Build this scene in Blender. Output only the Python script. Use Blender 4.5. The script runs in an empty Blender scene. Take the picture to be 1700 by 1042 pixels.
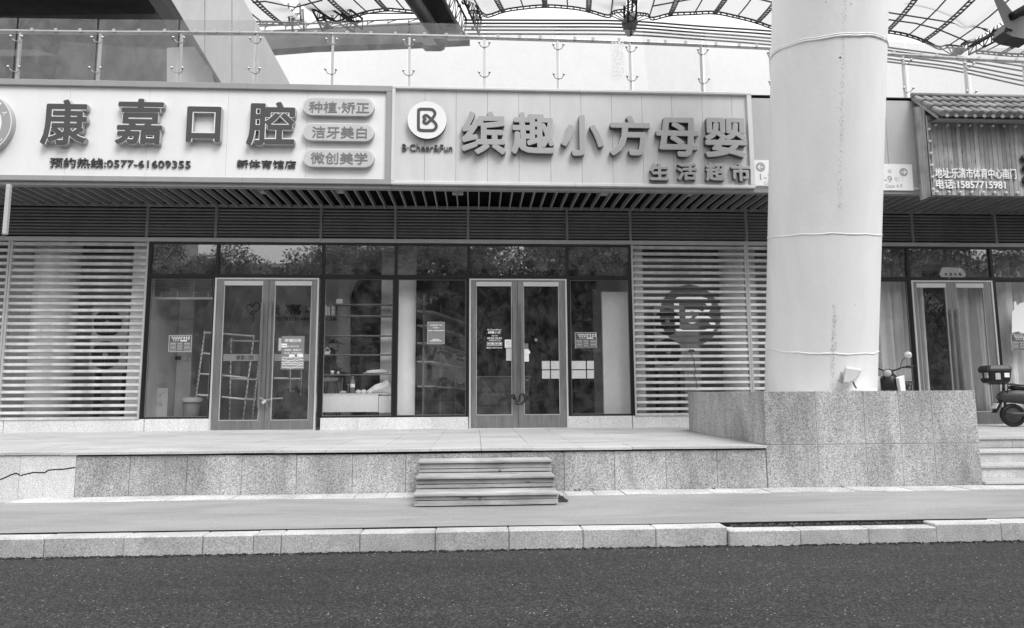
import bpy, bmesh, math, random
from mathutils import Vector, Matrix
random.seed(7)
C = bpy.context.scene.collection
SC = bpy.context.scene
PI = math.pi
# ------------------------------------------------------------------ camera
F_PX, W_PX, H_PX = 1120.0, 1700.0, 1042.0
EYE = Vector((0, 0, 1.32))
YAW, PITCH, ROLL = math.atan(60/1120), math.atan(0.1174), 0.0052
fw = Vector((math.sin(YAW)*math.cos(PITCH), math.cos(YAW)*math.cos(PITCH), math.sin(PITCH)))
r0 = Vector((math.cos(YAW), -math.sin(YAW), 0)); u0 = r0.cross(fw)
rt = r0*math.cos(ROLL) - u0*math.sin(ROLL); up = r0*math.sin(ROLL) + u0*math.cos(ROLL)
cd = bpy.data.cameras.new('camera'); cam = bpy.data.objects.new('camera', cd); C.objects.link(cam)
cd.sensor_width = 36; cd.lens = F_PX/W_PX*36; cd.clip_end = 2000; cd.clip_start = 0.05
cam.matrix_world = Matrix(((rt.x, up.x, -fw.x, EYE.x), (rt.y, up.y, -fw.y, EYE.y), (rt.z, up.z, -fw.z, EYE.z), (0, 0, 0, 1)))
SC.camera = cam
def ray(px, py):
    return fw*F_PX + rt*(px-W_PX/2) - up*(py-H_PX/2)
def at(px, py, Y=None, Z=None):
    d = ray(px, py)
    t = (Y/d.y) if Y is not None else ((Z-EYE.z)/d.z)
    return EYE + d*t
def proj(P):
    v = P-EYE; z = v.dot(fw)
    return W_PX/2+F_PX*v.dot(rt)/z, H_PX/2-F_PX*v.dot(up)/z
# ------------------------------------------------------------------ light
SUN_EL, SUN_AZ = math.radians(52), math.radians(150)   # azimuth clockwise from +Y; sun behind the camera, to the right
w = bpy.data.worlds.new('World'); SC.world = w; w.use_nodes = True
nt = w.node_tree; bg = nt.nodes['Background']
sky = nt.nodes.new('ShaderNodeTexSky'); sky.sky_type = 'NISHITA'; sky.sun_disc = False
sky.sun_elevation = SUN_EL; sky.sun_rotation = SUN_AZ; sky.dust_density = 4; sky.air_density = 1.5
bw = nt.nodes.new('ShaderNodeRGBToBW'); mx = nt.nodes.new('ShaderNodeMix'); mx.data_type = 'FLOAT'
nt.links.new(sky.outputs[0], bw.inputs[0]); mx.inputs[0].default_value = 0.85
nt.links.new(bw.outputs[0], mx.inputs[2]); 
g_ = nt.nodes.new('ShaderNodeTexCoord'); s_ = nt.nodes.new('ShaderNodeSeparateXYZ'); nt.links.new(g_.outputs['Generated'], s_.inputs[0])
k_ = nt.nodes.new('ShaderNodeMapRange'); k_.inputs[3].default_value = 5.3; k_.inputs[4].default_value = 11.8; nt.links.new(s_.outputs[2], k_.inputs[0])
cn = nt.nodes.new('ShaderNodeTexNoise'); cn.inputs['Scale'].default_value = 2.2; cn.inputs['Detail'].default_value = 5; nt.links.new(g_.outputs['Generated'], cn.inputs[0])
ck_ = nt.nodes.new('ShaderNodeMapRange'); ck_.inputs[1].default_value = .3; ck_.inputs[2].default_value = .7; ck_.inputs[3].default_value = .9; ck_.inputs[4].default_value = 1.1; nt.links.new(cn.outputs[0], ck_.inputs[0])
cm = nt.nodes.new('ShaderNodeMath'); cm.operation = 'MULTIPLY'; nt.links.new(k_.outputs[0], cm.inputs[0]); nt.links.new(ck_.outputs[0], cm.inputs[1])
nt.links.new(cm.outputs[0], mx.inputs[3])   # overcast: brighter overhead, softly mottled cloud
nt.links.new(mx.outputs[0], bg.inputs[0]); bg.inputs[1].default_value = 0.1
sd = bpy.data.lights.new('sun', 'SUN'); sun = bpy.data.objects.new('sun', sd); C.objects.link(sun)
sd.energy = 1.45; sd.angle = math.radians(28)
sv = Vector((math.sin(SUN_AZ)*math.cos(SUN_EL), math.cos(SUN_AZ)*math.cos(SUN_EL), math.sin(SUN_EL)))
sun.rotation_euler = sv.to_track_quat('Z', 'Y').to_euler(); sun.location = (0, -10, 30)
SC.view_settings.view_transform = 'Standard'; SC.view_settings.look = 'None'
SC.view_settings.exposure = 0.77; SC.view_settings.gamma = 1.0; SC.view_settings.use_curve_mapping = False
SC.cycles.max_bounces = 10; SC.cycles.transparent_max_bounces = 24; SC.cycles.use_denoising = True
# ------------------------------------------------------------------ materials
def newmat(name):
    m = bpy.data.materials.new(name); m.use_nodes = True
    return m, m.node_tree, m.node_tree.nodes['Principled BSDF']
def N(nt, t, **k):
    n = nt.nodes.new(t)
    for a, b in k.items(): setattr(n, a, b)
    return n
def L(nt, a, b): nt.links.new(a, b)
def coord(nt, scale=(1, 1, 1)):
    g = N(nt, 'ShaderNodeNewGeometry'); mp = N(nt, 'ShaderNodeMapping'); mp.inputs['Scale'].default_value = scale
    L(nt, g.outputs['Position'], mp.inputs['Vector']); return mp.outputs[0]
def noise(nt, co, scale, detail=2, rough=.5, dist=0):
    n = N(nt, 'ShaderNodeTexNoise'); n.inputs['Scale'].default_value = scale; n.inputs['Detail'].default_value = detail
    n.inputs['Roughness'].default_value = rough; n.inputs['Distortion'].default_value = dist
    L(nt, co, n.inputs['Vector']); return n.outputs[0]
def rng(nt, v, a, b, c, d):
    n = N(nt, 'ShaderNodeMapRange'); n.inputs[1].default_value = a; n.inputs[2].default_value = b
    n.inputs[3].default_value = c; n.inputs[4].default_value = d; L(nt, v, n.inputs[0]); return n.outputs[0]
def math_(nt, op, a, b):
    n = N(nt, 'ShaderNodeMath', operation=op)
    for i, x in enumerate((a, b)):
        if isinstance(x, (int, float)): n.inputs[i].default_value = x
        else: L(nt, x, n.inputs[i])
    return n.outputs[0]
def setcol(nt, p, v):
    cc = N(nt, 'ShaderNodeCombineColor')
    for i in range(3): L(nt, v, cc.inputs[i])
    L(nt, cc.outputs[0], p.inputs['Base Color'])
def bump(nt, p, h, strength, dist=.01):
    b = N(nt, 'ShaderNodeBump'); b.inputs['Strength'].default_value = strength; b.inputs['Distance'].default_value = dist
    L(nt, h, b.inputs['Height']); L(nt, b.outputs[0], p.inputs['Normal'])
def stone(name, lo, hi, speck=55, stain=.25, stretch=(1, 1, 1), rough=.75, bmp=.15, objvar=.1, thresh=(.42, .58)):
    m, nt, p = newmat(name); co = coord(nt)
    s = noise(nt, co, speck, 4, .7); v = rng(nt, s, thresh[0], thresh[1], lo, hi)
    st = noise(nt, coord(nt, stretch), 1.3, 5, .65, .5); v = math_(nt, 'MULTIPLY', v, rng(nt, st, .35, .62, 1-stain, 1.03))
    st2 = noise(nt, coord(nt, (stretch[0]*3, stretch[1]*3, stretch[2]*1.2)), 2.2, 4, .7)
    v = math_(nt, 'MULTIPLY', v, rng(nt, st2, .3, .5, 1-stain*.5, 1.0))
    oi = N(nt, 'ShaderNodeObjectInfo'); v = math_(nt, 'MULTIPLY', v, rng(nt, oi.outputs['Random'], 0, 1, 1-objvar, 1+objvar))
    setcol(nt, p, v); p.inputs['Roughness'].default_value = rough
    if bmp: bump(nt, p, s, bmp, .004)
    return m
def paint(name, v, rough=.5, metal=0., dirt=.08, bmp=0, bscale=25, spec=.5, stretch=(1, 1, .3), objvar=0):
    m, nt, p = newmat(name)
    d = noise(nt, coord(nt, stretch), 2.5, 5, .65, .3); c = rng(nt, d, .3, .65, v*(1-dirt*1.6), v*(1+dirt*.3))
    f = noise(nt, coord(nt), 90, 2, .6); c = math_(nt, 'MULTIPLY', c, rng(nt, f, .3, .7, 1-dirt*.5, 1))
    if objvar:
        oi = N(nt, 'ShaderNodeObjectInfo'); c = math_(nt, 'MULTIPLY', c, rng(nt, oi.outputs['Random'], 0, 1, 1-objvar, 1+objvar))
    setcol(nt, p, c); p.inputs['Roughness'].default_value = rough; p.inputs['Metallic'].default_value = metal
    p.inputs['Specular IOR Level'].default_value = spec
    if bmp: bump(nt, p, noise(nt, coord(nt), bscale, 4, .6), bmp, .01)
    return m
def glass(name, refl, tint, rough=0.0, dirt=.04, wob=.02):
    m = bpy.data.materials.new(name); m.use_nodes = True; nt = m.node_tree; nt.nodes.clear()
    out = N(nt, 'ShaderNodeOutputMaterial'); tr = N(nt, 'ShaderNodeBsdfTransparent'); tr.inputs[0].default_value = (tint,)*3+(1,)
    gl = N(nt, 'ShaderNodeBsdfGlossy'); gl.inputs['Roughness'].default_value = rough; gl.inputs[0].default_value = (.95,)*3+(1,)
    b = N(nt, 'ShaderNodeBump'); b.inputs['Strength'].default_value = wob; b.inputs['Distance'].default_value = .01
    L(nt, noise(nt, coord(nt), .9, 2, .5), b.inputs['Height']); L(nt, b.outputs[0], gl.inputs['Normal'])
    lw = N(nt, 'ShaderNodeLayerWeight'); lw.inputs[0].default_value = .5
    fac = rng(nt, math_(nt, 'POWER', lw.outputs['Facing'], 4.5), 0, 1, refl, .9)
    m1 = N(nt, 'ShaderNodeMixShader'); L(nt, fac, m1.inputs[0]); L(nt, tr.outputs[0], m1.inputs[1]); L(nt, gl.outputs[0], m1.inputs[2])
    df = N(nt, 'ShaderNodeBsdfDiffuse'); df.inputs[0].default_value = (.75,)*3+(1,)
    m2 = N(nt, 'ShaderNodeMixShader'); sm = noise(nt, coord(nt, (1, 1, .8)), 3.5, 6, .75, .3)
    L(nt, rng(nt, sm, .42, .75, dirt*.25, dirt*3), m2.inputs[0]); L(nt, m1.outputs[0], m2.inputs[1]); L(nt, df.outputs[0], m2.inputs[2])
    L(nt, m2.outputs[0], out.inputs[0]); return m
def wood(name, v, axis, scale=1.0, objvar=.15, contrast=.35):
    # grain runs along axis ('x' or 'z')
    m, nt, p = newmat(name); st = {'x': (1.5, 40, 75), 'z': (60, 30, 1.6)}[axis]
    oi = N(nt, 'ShaderNodeObjectInfo'); g = N(nt, 'ShaderNodeNewGeometry'); ad = N(nt, 'ShaderNodeVectorMath', operation='ADD')
    cb = N(nt, 'ShaderNodeCombineXYZ'); o7 = math_(nt, 'MULTIPLY', oi.outputs['Random'], 37.0)
    for i in range(3): L(nt, o7, cb.inputs[i])
    L(nt, g.outputs['Position'], ad.inputs[0]); L(nt, cb.outputs[0], ad.inputs[1])
    mp = N(nt, 'ShaderNodeMapping'); mp.inputs['Scale'].default_value = st; L(nt, ad.outputs[0], mp.inputs['Vector'])
    n1 = noise(nt, mp.outputs[0], 1.2*scale, 6, .7, .6); c = rng(nt, n1, .3, .7, v*(1-contrast), v*(1+contrast*.5))
    mp2 = N(nt, 'ShaderNodeMapping'); k = {'x': (2.2, 5, 9), 'z': (9, 5, 2.2)}[axis]; mp2.inputs['Scale'].default_value = k
    L(nt, ad.outputs[0], mp2.inputs['Vector'])
    vo = N(nt, 'ShaderNodeTexVoronoi'); vo.inputs['Scale'].default_value = 1.0; L(nt, mp2.outputs[0], vo.inputs['Vector'])
    c = math_(nt, 'MULTIPLY', c, rng(nt, vo.outputs['Distance'], .05, .16, .3, 1.0))
    w2 = noise(nt, coord(nt), 2.0, 4, .6); c = math_(nt, 'MULTIPLY', c, rng(nt, w2, .35, .6, .72, 1.05))
    c = math_(nt, 'MULTIPLY', c, rng(nt, oi.outputs['Random'], 0, 1, 1-objvar, 1+objvar))
    setcol(nt, p, c); p.inputs['Roughness'].default_value = .8; bump(nt, p, n1, .3, .003); return m
M = {}
M['granite'] = stone('granite', .21, .70, 80, .42, (1, 1, .45), bmp=.1, objvar=.06, thresh=(.40, .60))
M['granite_pale'] = stone('granite_pale', .48, .86, 75, .12, (1, 1, .5), bmp=.05, objvar=.05, thresh=(.4, .6))
M['granite_kerb'] = stone('granite_kerb', .36, .74, 85, .30, (1, 1, 1), bmp=.25, objvar=.10, thresh=(.38, .62))
M['paving'] = stone('paving_stone', .46, .62, 60, .22, (.5, 2.2, 1), bmp=.04, objvar=.06, rough=.55)
M['paving_worn'] = stone('paving_worn', .46, .68, 30, .30, (1, 1.5, 1), bmp=.15, objvar=.1)
M['pavement'] = stone('pavement', .27, .38, 60, .22, (.35, 1.4, 1), bmp=.06, objvar=0, rough=.6)
def asphalt():
    m, nt, p = newmat('asphalt'); co = coord(nt)
    vc = N(nt, 'ShaderNodeTexVoronoi'); vc.inputs['Scale'].default_value = 85; L(nt, co, vc.inputs['Vector'])
    sc = N(nt, 'ShaderNodeSeparateColor'); L(nt, vc.outputs['Color'], sc.inputs[0]); v = rng(nt, math_(nt, 'POWER', sc.outputs[0], 2.6), 0, 1, .011, .088)
    a = noise(nt, co, 60, 4, .8); v = math_(nt, 'MULTIPLY', v, rng(nt, a, .35, .65, .65, 1.2))
    vo = N(nt, 'ShaderNodeTexVoronoi'); vo.inputs['Scale'].default_value = 34; L(nt, co, vo.inputs['Vector'])
    so = N(nt, 'ShaderNodeSeparateColor'); L(nt, vo.outputs['Color'], so.inputs[0])
    sp = math_(nt, 'MULTIPLY', rng(nt, vo.outputs['Distance'], .10, .22, 1, 0), rng(nt, so.outputs[1], .86, .93, 0, 1))
    v = math_(nt, 'ADD', v, math_(nt, 'MULTIPLY', sp, .45))
    l = noise(nt, coord(nt, (.35, 1.6, 1)), 1.2, 6, .65); v = math_(nt, 'MULTIPLY', v, rng(nt, l, .3, .7, .68, 1.22))
    setcol(nt, p, v); p.inputs['Roughness'].default_value = .85; bump(nt, p, sc.outputs[0], .8, .006); return m
M['asphalt'] = asphalt()
M['gravel'] = stone('black_rubble', .01, .12, 30, .3, bmp=.8)
M['dark_gap'] = paint('dark_gap', .012, .9)
M['mortar'] = paint('mortar', .55, .9)
M['fascia_side'] = paint('fascia_panel_grey', .44, .45, 0, .06)
M['fascia'] = paint('fascia_grey', .33, .45, 0, .06)
M['fascia_lower'] = paint('fascia_lower_grey', .26, .5, 0, .1)
M['soffit_baffle'] = paint('baffle_grey', .30, .5, 0, .1, objvar=.08)
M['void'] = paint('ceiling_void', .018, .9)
M['band_slat'] = paint('dark_slat', .24, .5, 0, .12, objvar=.05)
M['band_back'] = paint('band_back', .012, .8)
M['beam'] = paint('beam_grey', .46, .45, 0, .08)
M['louvre'] = paint('louvre_slat', .64, .42, 0, .26, objvar=.05)
M['louvre_frame'] = paint('louvre_frame', .48, .42, 0, .1)
M['black_frame'] = paint('black_frame', .012, .35)
M['steel'] = paint('brushed_steel', .34, .38, .75, .18, stretch=(6, 1, .6))
M['steel_bright'] = paint('bright_steel', .8, .32, .5, .06)
M['chrome'] = paint('rail_steel', .62, .3, .85, .08)
M['sign_white'] = paint('sign_white', .80, .5, 0, .035)
M['sign_grey'] = paint('sign_pale_grey', .635, .5, 0, .07)
M['sign_frame'] = paint('sign_frame', .66, .45, 0, .06)
M['letter_dark'] = paint('letter_dark', .065, .4, 0, .1)
M['letter_edge'] = paint('letter_edge', .82, .4, 0, .04)
M['letter_side'] = paint('letter_side', .42, .4, 0, .1)
M['letter_mid'] = paint('letter_mid', .36, .4, .2, .06)
M['letter_body'] = paint('letter_body', .10, .5, .1, .1)
M['pill'] = paint('pill_grey', .56, .4, 0, .06)
M['white'] = paint('white_paint', .82, .5, 0, .03)
M['black'] = paint('black_plastic', .015, .4)
M['wall_ceiling'] = paint('interior_ceiling', .6, .7)
M['dark'] = paint('dark_grey', .05, .5)
M['mid'] = paint('mid_grey', .2, .6)
M['light'] = paint('light_grey', .5, .6)
M['poster'] = paint('poster_grey', .22, .6, 0, .05)
M['poster_dark'] = paint('poster_dark', .09, .6, 0, .05)
M['print_white'] = paint('print_white', .85, .6, 0, .02)
M['print_dark'] = paint('print_dark', .04, .6)
M['column'] = paint('column_paint', .86, .5, 0, .045, bmp=.3, bscale=14)
M['glass'] = glass('window_glass', .034, .97, dirt=.018)
M['glass_transom'] = glass('transom_glass', .26, .8, dirt=.05)  # dirt film thickened to paint a pale haze over the dark panes
M['glass_rail'] = glass('balustrade_glass', .05, .86, dirt=.03)
M['membrane'] = None
m = bpy.data.materials.new('membrane'); m.use_nodes = True; nt_ = m.node_tree; nt_.nodes.clear()
o_ = N(nt_, 'ShaderNodeOutputMaterial'); a_ = N(nt_, 'ShaderNodeBsdfDiffuse'); b_ = N(nt_, 'ShaderNodeBsdfTranslucent')
a_.inputs[0].default_value = (.42,)*3+(1,); b_.inputs[0].default_value = (.56,)*3+(1,)
x_ = N(nt_, 'ShaderNodeMixShader'); x_.inputs[0].default_value = .7
L(nt_, a_.outputs[0], x_.inputs[1]); L(nt_, b_.outputs[0], x_.inputs[2]); L(nt_, x_.outputs[0], o_.inputs[0]); M['membrane'] = m
M['steel_dark'] = paint('roof_steel_dark', .05, .6)
M['steel_mid'] = paint('roof_steel_grey', .16, .6)
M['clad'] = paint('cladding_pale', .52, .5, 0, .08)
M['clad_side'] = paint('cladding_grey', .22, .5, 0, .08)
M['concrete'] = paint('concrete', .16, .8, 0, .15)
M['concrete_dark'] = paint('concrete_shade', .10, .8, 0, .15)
M['wood_step'] = wood('weathered_planks', .46, 'x', 1, .16, .38)
M['wood_board'] = wood('weathered_boards', .38, 'z', 1, .34, .4)
M['roof_tile'] = paint('glazed_tile', .26, .55, 0, .25, objvar=.25, bmp=.2)
M['bulb'] = paint('bulb_white', .7, .4)
M['wall_in'] = paint('interior_wall', .62, .7, 0, .1)
M['wall_in_grey'] = paint('interior_wall_grey', .5, .7, 0, .1)
M['wall_white'] = paint('interior_white', .88, .6, 0, .05)
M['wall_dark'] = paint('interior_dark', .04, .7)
M['floor_in'] = paint('interior_floor', .45, .35)
M['curtain'] = paint('curtain_cloth', .82, .85, 0, .10, stretch=(5, 5, .2))
M['bag'] = paint('plastic_bag', .75, .35)
M['leaf'] = paint('leaf', .04, .6, 0, .3)
M['bark'] = paint('bark', .1, .9, 0, .3, bmp=.5)
M['building_wall'] = paint('building_wall', .22, .7, 0, .1)
M['building_glass'] = paint('building_glass', .05, .2)
M['skin'] = paint('skin', .35, .6)
M['cloth_dark'] = paint('dark_cloth', .03, .9)
# ------------------------------------------------------------------ builders
ORG = {}
def tag(o, label=None, cat=None, group=None, kind=None):
    if label: o['label'] = label
    if cat: o['category'] = cat
    if group: o['group'] = group
    if kind: o['kind'] = kind
    return o
def empty(name, loc, label=None, cat=None, group=None, kind=None, parent=None, local=False):
    o = bpy.data.objects.new(name, None); C.objects.link(o); o.empty_display_size = .1
    if parent is not None:
        o.parent = parent; o.location = Vector(loc)-ORG[parent.name]
    else: o.location = loc
    ORG[o.name] = Vector((0, 0, 0)) if local else Vector(loc)
    return tag(o, label, cat, group, kind)
class MB:
    def __init__(s): s.v = []; s.f = []; s.sm = []
    def add(s, vs, fs, smooth=False):
        n = len(s.v); s.v += [tuple(v) for v in vs]; s.f += [tuple(i+n for i in f) for f in fs]; s.sm += [smooth]*len(fs); return s
    def box(s, x0, x1, y0, y1, z0, z1, c=0):
        if x1 < x0: x0, x1 = x1, x0
        if y1 < y0: y0, y1 = y1, y0
        if z1 < z0: z0, z1 = z1, z0
        if c <= 0:
            vs = [(x, y, z) for x in (x0, x1) for y in (y0, y1) for z in (z0, z1)]
            return s.add(vs, [(0, 1, 3, 2), (4, 6, 7, 5), (0, 4, 5, 1), (2, 3, 7, 6), (0, 2, 6, 4), (1, 5, 7, 3)])
        vs = []; idx = {}
        for i, (x, sx) in enumerate(((x0, 1), (x1, -1))):
            for j, (y, sy) in enumerate(((y0, 1), (y1, -1))):
                for k, (z, sz) in enumerate(((z0, 1), (z1, -1))):
                    for a in range(3):
                        p = [x+sx*c, y+sy*c, z+sz*c]; p[a] = (x, y, z)[a]
                        idx[(i, j, k, a)] = len(vs); vs.append(tuple(p))
        fs = []
        for i in (0, 1):
            q = [idx[(i, j, k, 0)] for j, k in ((0, 0), (0, 1), (1, 1), (1, 0))]; fs.append(q if i == 0 else q[::-1])
            q = [idx[(j, i, k, 1)] for j, k in ((0, 0), (1, 0), (1, 1), (0, 1))]; fs.append(q if i == 0 else q[::-1])
            q = [idx[(j, k, i, 2)] for j, k in ((0, 0), (0, 1), (1, 1), (1, 0))]; fs.append(q if i == 0 else q[::-1])
        def cen(q): return [sum(vs[t][a] for t in q)/len(q) for a in range(3)]
        m_ = [(x0+x1)/2, (y0+y1)/2, (z0+z1)/2]
        def orient(q):
            a, b, cc = (Vector(vs[q[t]]) for t in range(3)); nrm = (b-a).cross(cc-a)
            return q if nrm.dot(Vector(cen(q))-Vector(m_)) > 0 else q[::-1]
        for i in (0, 1):
            for j in (0, 1):
                fs.append([idx[(i, j, 0, 0)], idx[(i, j, 1, 0)], idx[(i, j, 1, 1)], idx[(i, j, 0, 1)]])
                fs.append([idx[(i, 0, j, 0)], idx[(i, 1, j, 0)], idx[(i, 1, j, 2)], idx[(i, 0, j, 2)]])
                fs.append([idx[(0, i, j, 1)], idx[(1, i, j, 1)], idx[(1, i, j, 2)], idx[(0, i, j, 2)]])
                for k in (0, 1): fs.append([idx[(i, j, k, a)] for a in range(3)])
        return s.add(vs, [orient(list(q)) for q in fs])
    def prism(s, poly, y0, y1):      # poly in (x, z)
        n = len(poly); vs = [(x, y0, z) for x, z in poly]+[(x, y1, z) for x, z in poly]
        ar = sum(poly[i][0]*poly[(i+1) % n][1]-poly[(i+1) % n][0]*poly[i][1] for i in range(n))
        fr = list(range(n)); bk = list(range(2*n-1, n-1, -1)); fs = [fr, bk]+[((i+1) % n, i, i+n, (i+1) % n+n) for i in range(n)]
        if (ar > 0) != (y0 < y1): fs = [tuple(reversed(f)) for f in fs]
        return s.add(vs, fs)
    def hexa(s, a, b):               # two quads (4 pts each)
        return s.add(list(a)+list(b), [(0, 1, 2, 3), (7, 6, 5, 4), (0, 4, 5, 1), (1, 5, 6, 2), (2, 6, 7, 3), (3, 7, 4, 0)])
    def quad(s, *p): return s.add(p, [tuple(range(len(p)))])
    def tube(s, pts, r, seg=8, caps=True, smooth=True):
        pts = [Vector(p) for p in pts]; rings = []; n = len(pts)
        rr = r if isinstance(r, (list, tuple)) else [r]*n; prev = None; base = len(s.v)
        for i, p in enumerate(pts):
            t = (pts[min(i+1, n-1)]-pts[max(i-1, 0)]).normalized()
            if prev is None: a = t.orthogonal().normalized()
            else: a = (prev-t*prev.dot(t)).normalized()
            prev = a; b = t.cross(a)
            rings += [p+(a*math.cos(2*PI*k/seg)+b*math.sin(2*PI*k/seg))*rr[i] for k in range(seg)]
        fs = [(i*seg+k, i*seg+(k+1) % seg, (i+1)*seg+(k+1) % seg, (i+1)*seg+k) for i in range(n-1) for k in range(seg)]
        s.add(rings, fs, smooth)
        if caps: s.add([], []); s.f += [tuple(base+k for k in reversed(range(seg))), tuple(base+(n-1)*seg+k for k in range(seg))]; s.sm += [False]*2
        return s
    def lathe(s, prof, c, axis='z', seg=16, smooth=True):   # prof [(r,h)]
        pts = []
        for r_, h in prof:
            for k in range(seg):
                a = 2*PI*k/seg; x, y = r_*math.cos(a), r_*math.sin(a)
                p = {'z': (x, y, h), 'y': (x, h, y), 'x': (h, x, y)}[axis]; pts.append((c[0]+p[0], c[1]+p[1], c[2]+p[2]))
        n = len(prof); fs = [(i*seg+k, i*seg+(k+1) % seg, (i+1)*seg+(k+1) % seg, (i+1)*seg+k) for i in range(n-1) for k in range(seg)]
        return s.add(pts, fs, smooth)
    def ball(s, c, r, seg=8, ring=6, sq=(1, 1, 1)):
        pts = []; fs = []
        for i in range(ring+1):
            a = PI*i/ring
            for k in range(seg):
                b = 2*PI*k/seg; pts.append((c[0]+r*sq[0]*math.sin(a)*math.cos(b), c[1]+r*sq[1]*math.sin(a)*math.sin(b), c[2]+r*sq[2]*math.cos(a)))
        for i in range(ring):
            for k in range(seg): fs.append((i*seg+k, (i+1)*seg+k, (i+1)*seg+(k+1) % seg, i*seg+(k+1) % seg))
        return s.add(pts, fs, True)
    def build(s, name, mat, parent=None, origin=None):
        lo = [min(v[i] for v in s.v) for i in range(3)]; hi = [max(v[i] for v in s.v) for i in range(3)]
        o_ = Vector(origin) if origin is not None else Vector(((lo[0]+hi[0])/2, (lo[1]+hi[1])/2, lo[2]))
        me = bpy.data.meshes.new(name); me.from_pydata([(v[0]-o_.x, v[1]-o_.y, v[2]-o_.z) for v in s.v], [], s.f)
        me.materials.append(M[mat] if isinstance(mat, str) else mat); me.polygons.foreach_set('use_smooth', s.sm); me.validate(); me.update()
        o = bpy.data.objects.new(name, me); C.objects.link(o)
        if parent is not None: o.parent = parent; o.location = o_-ORG[parent.name]
        else: o.location = o_
        ORG[o.name] = o_; return o
BC = {}
def box(name, mat, parent, x0, x1, y0, y1, z0, z1, c=0, rz=0, rx=0, ry=0):   # pieces of one size share their mesh
    if x1 < x0: x0, x1 = x1, x0
    if y1 < y0: y0, y1 = y1, y0
    if z1 < z0: z0, z1 = z1, z0
    k = (round(x1-x0, 4), round(y1-y0, 4), round(z1-z0, 4), c, mat)
    if k not in BC:
        b = MB().box(-k[0]/2, k[0]/2, -k[1]/2, k[1]/2, -k[2]/2, k[2]/2, c)
        me = bpy.data.meshes.new(name); me.from_pydata(b.v, [], b.f); me.materials.append(M[mat]); me.update(); BC[k] = me
    o = bpy.data.objects.new(name, BC[k]); C.objects.link(o); p = Vector(((x0+x1)/2, (y0+y1)/2, (z0+z1)/2))
    if parent is not None: o.parent = parent; o.location = p-ORG[parent.name]
    else: o.location = p
    if rz or rx or ry: o.rotation_euler = (rx, ry, rz)
    ORG[o.name] = p; return o
TC = {}
def glyphs(s, off, res=3):
    k = (s, off, res)
    if k not in TC:
        c = bpy.data.curves.new('text', 'FONT'); c.body = s; c.offset = off; c.extrude = .5; c.resolution_u = res
        o = bpy.data.objects.new('text', c); C.objects.link(o); bpy.context.view_layer.update()
        me = bpy.data.meshes.new_from_object(o.evaluated_get(bpy.context.evaluated_depsgraph_get()))
        TC[k] = ([tuple(v.co) for v in me.vertices], [tuple(p.vertices) for p in me.polygons])
        bpy.data.objects.remove(o); bpy.data.curves.remove(c); bpy.data.meshes.remove(me)
    return TC[k]
def text(name, s, mat, parent, x0, x1, z0, z1, y0, y1, off=0., res=3, grow=0., rot=0., bold=0.):
    """letters fitted to the box x0..x1, z0..z1, front at y0, back at y1"""
    vs, fs = glyphs(s, 0., res)
    if off: bold += off*(z1-z0)*.8
    x0 += bold; x1 -= bold; z0 += bold; z1 -= bold
    a0 = min(v[0] for v in vs); a1 = max(v[0] for v in vs); b0 = min(v[1] for v in vs); b1 = max(v[1] for v in vs)
    bold += grow
    b = MB(); cx, cz = (x0+x1)/2, (z0+z1)/2; out = []
    for v in vs:
        x = x0+(v[0]-a0)/(a1-a0)*(x1-x0); z = z0+(v[1]-b0)/(b1-b0)*(z1-z0); y = (y0+y1)/2-v[2]*(y1-y0)
        if rot: dx, dz = x-cx, z-cz; x = cx+dx*math.cos(rot)-dz*math.sin(rot); z = cz+dx*math.sin(rot)+dz*math.cos(rot)
        out.append((x, y, z))
    if bold <= 0: b.add(out, fs)
    else:
        na = 8 if bold > .006 else 4; st = min(.0004, abs(y1-y0)*.08)
        for k in range(na):
            q = (k*360/na+7)*PI/180; b.add([(x+bold*math.cos(q), y-k*st, z+bold*math.sin(q)) for x, y, z in out], fs)
    return b.build(name, mat, parent)
def ptext(name, s, mat, parent, px0, py0, px1, py1, Y, d=.004, off=0., res=3, grow=0., bold=0.):
    """text placed by where its corners stand on the plane at depth Y"""
    a = at(px0, py0, Y=Y); b = at(px1, py1, Y=Y); c = at(px1, py0, Y=Y); e = at(px0, py1, Y=Y)
    return text(name, s, mat, parent, (a.x+e.x)/2, (b.x+c.x)/2, (b.z+e.z)/2, (a.z+c.z)/2, Y, Y+d, off, res, grow, 0., bold)
def prect(px0, py0, px1, py1, Y):
    a = at(px0, py0, Y=Y); b = at(px1, py1, Y=Y); c = at(px1, py0, Y=Y); e = at(px0, py1, Y=Y)
    return (a.x+e.x)/2, (b.x+c.x)/2, (b.z+e.z)/2, (a.z+c.z)/2
def pbox(name, mat, parent, px0, py0, px1, py1, Y, d, c=0):
    x0, x1, z0, z1 = prect(px0, py0, px1, py1, Y); return box(name, mat, parent, x0, x1, Y, Y+d, z0, z1, c)
def ppoly(name, mat, parent, pts, Y, d):
    return MB().prism([(at(x, y, Y=Y).x, at(x, y, Y=Y).z) for x, y in pts], Y, Y+d).build(name, mat, parent)
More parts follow.
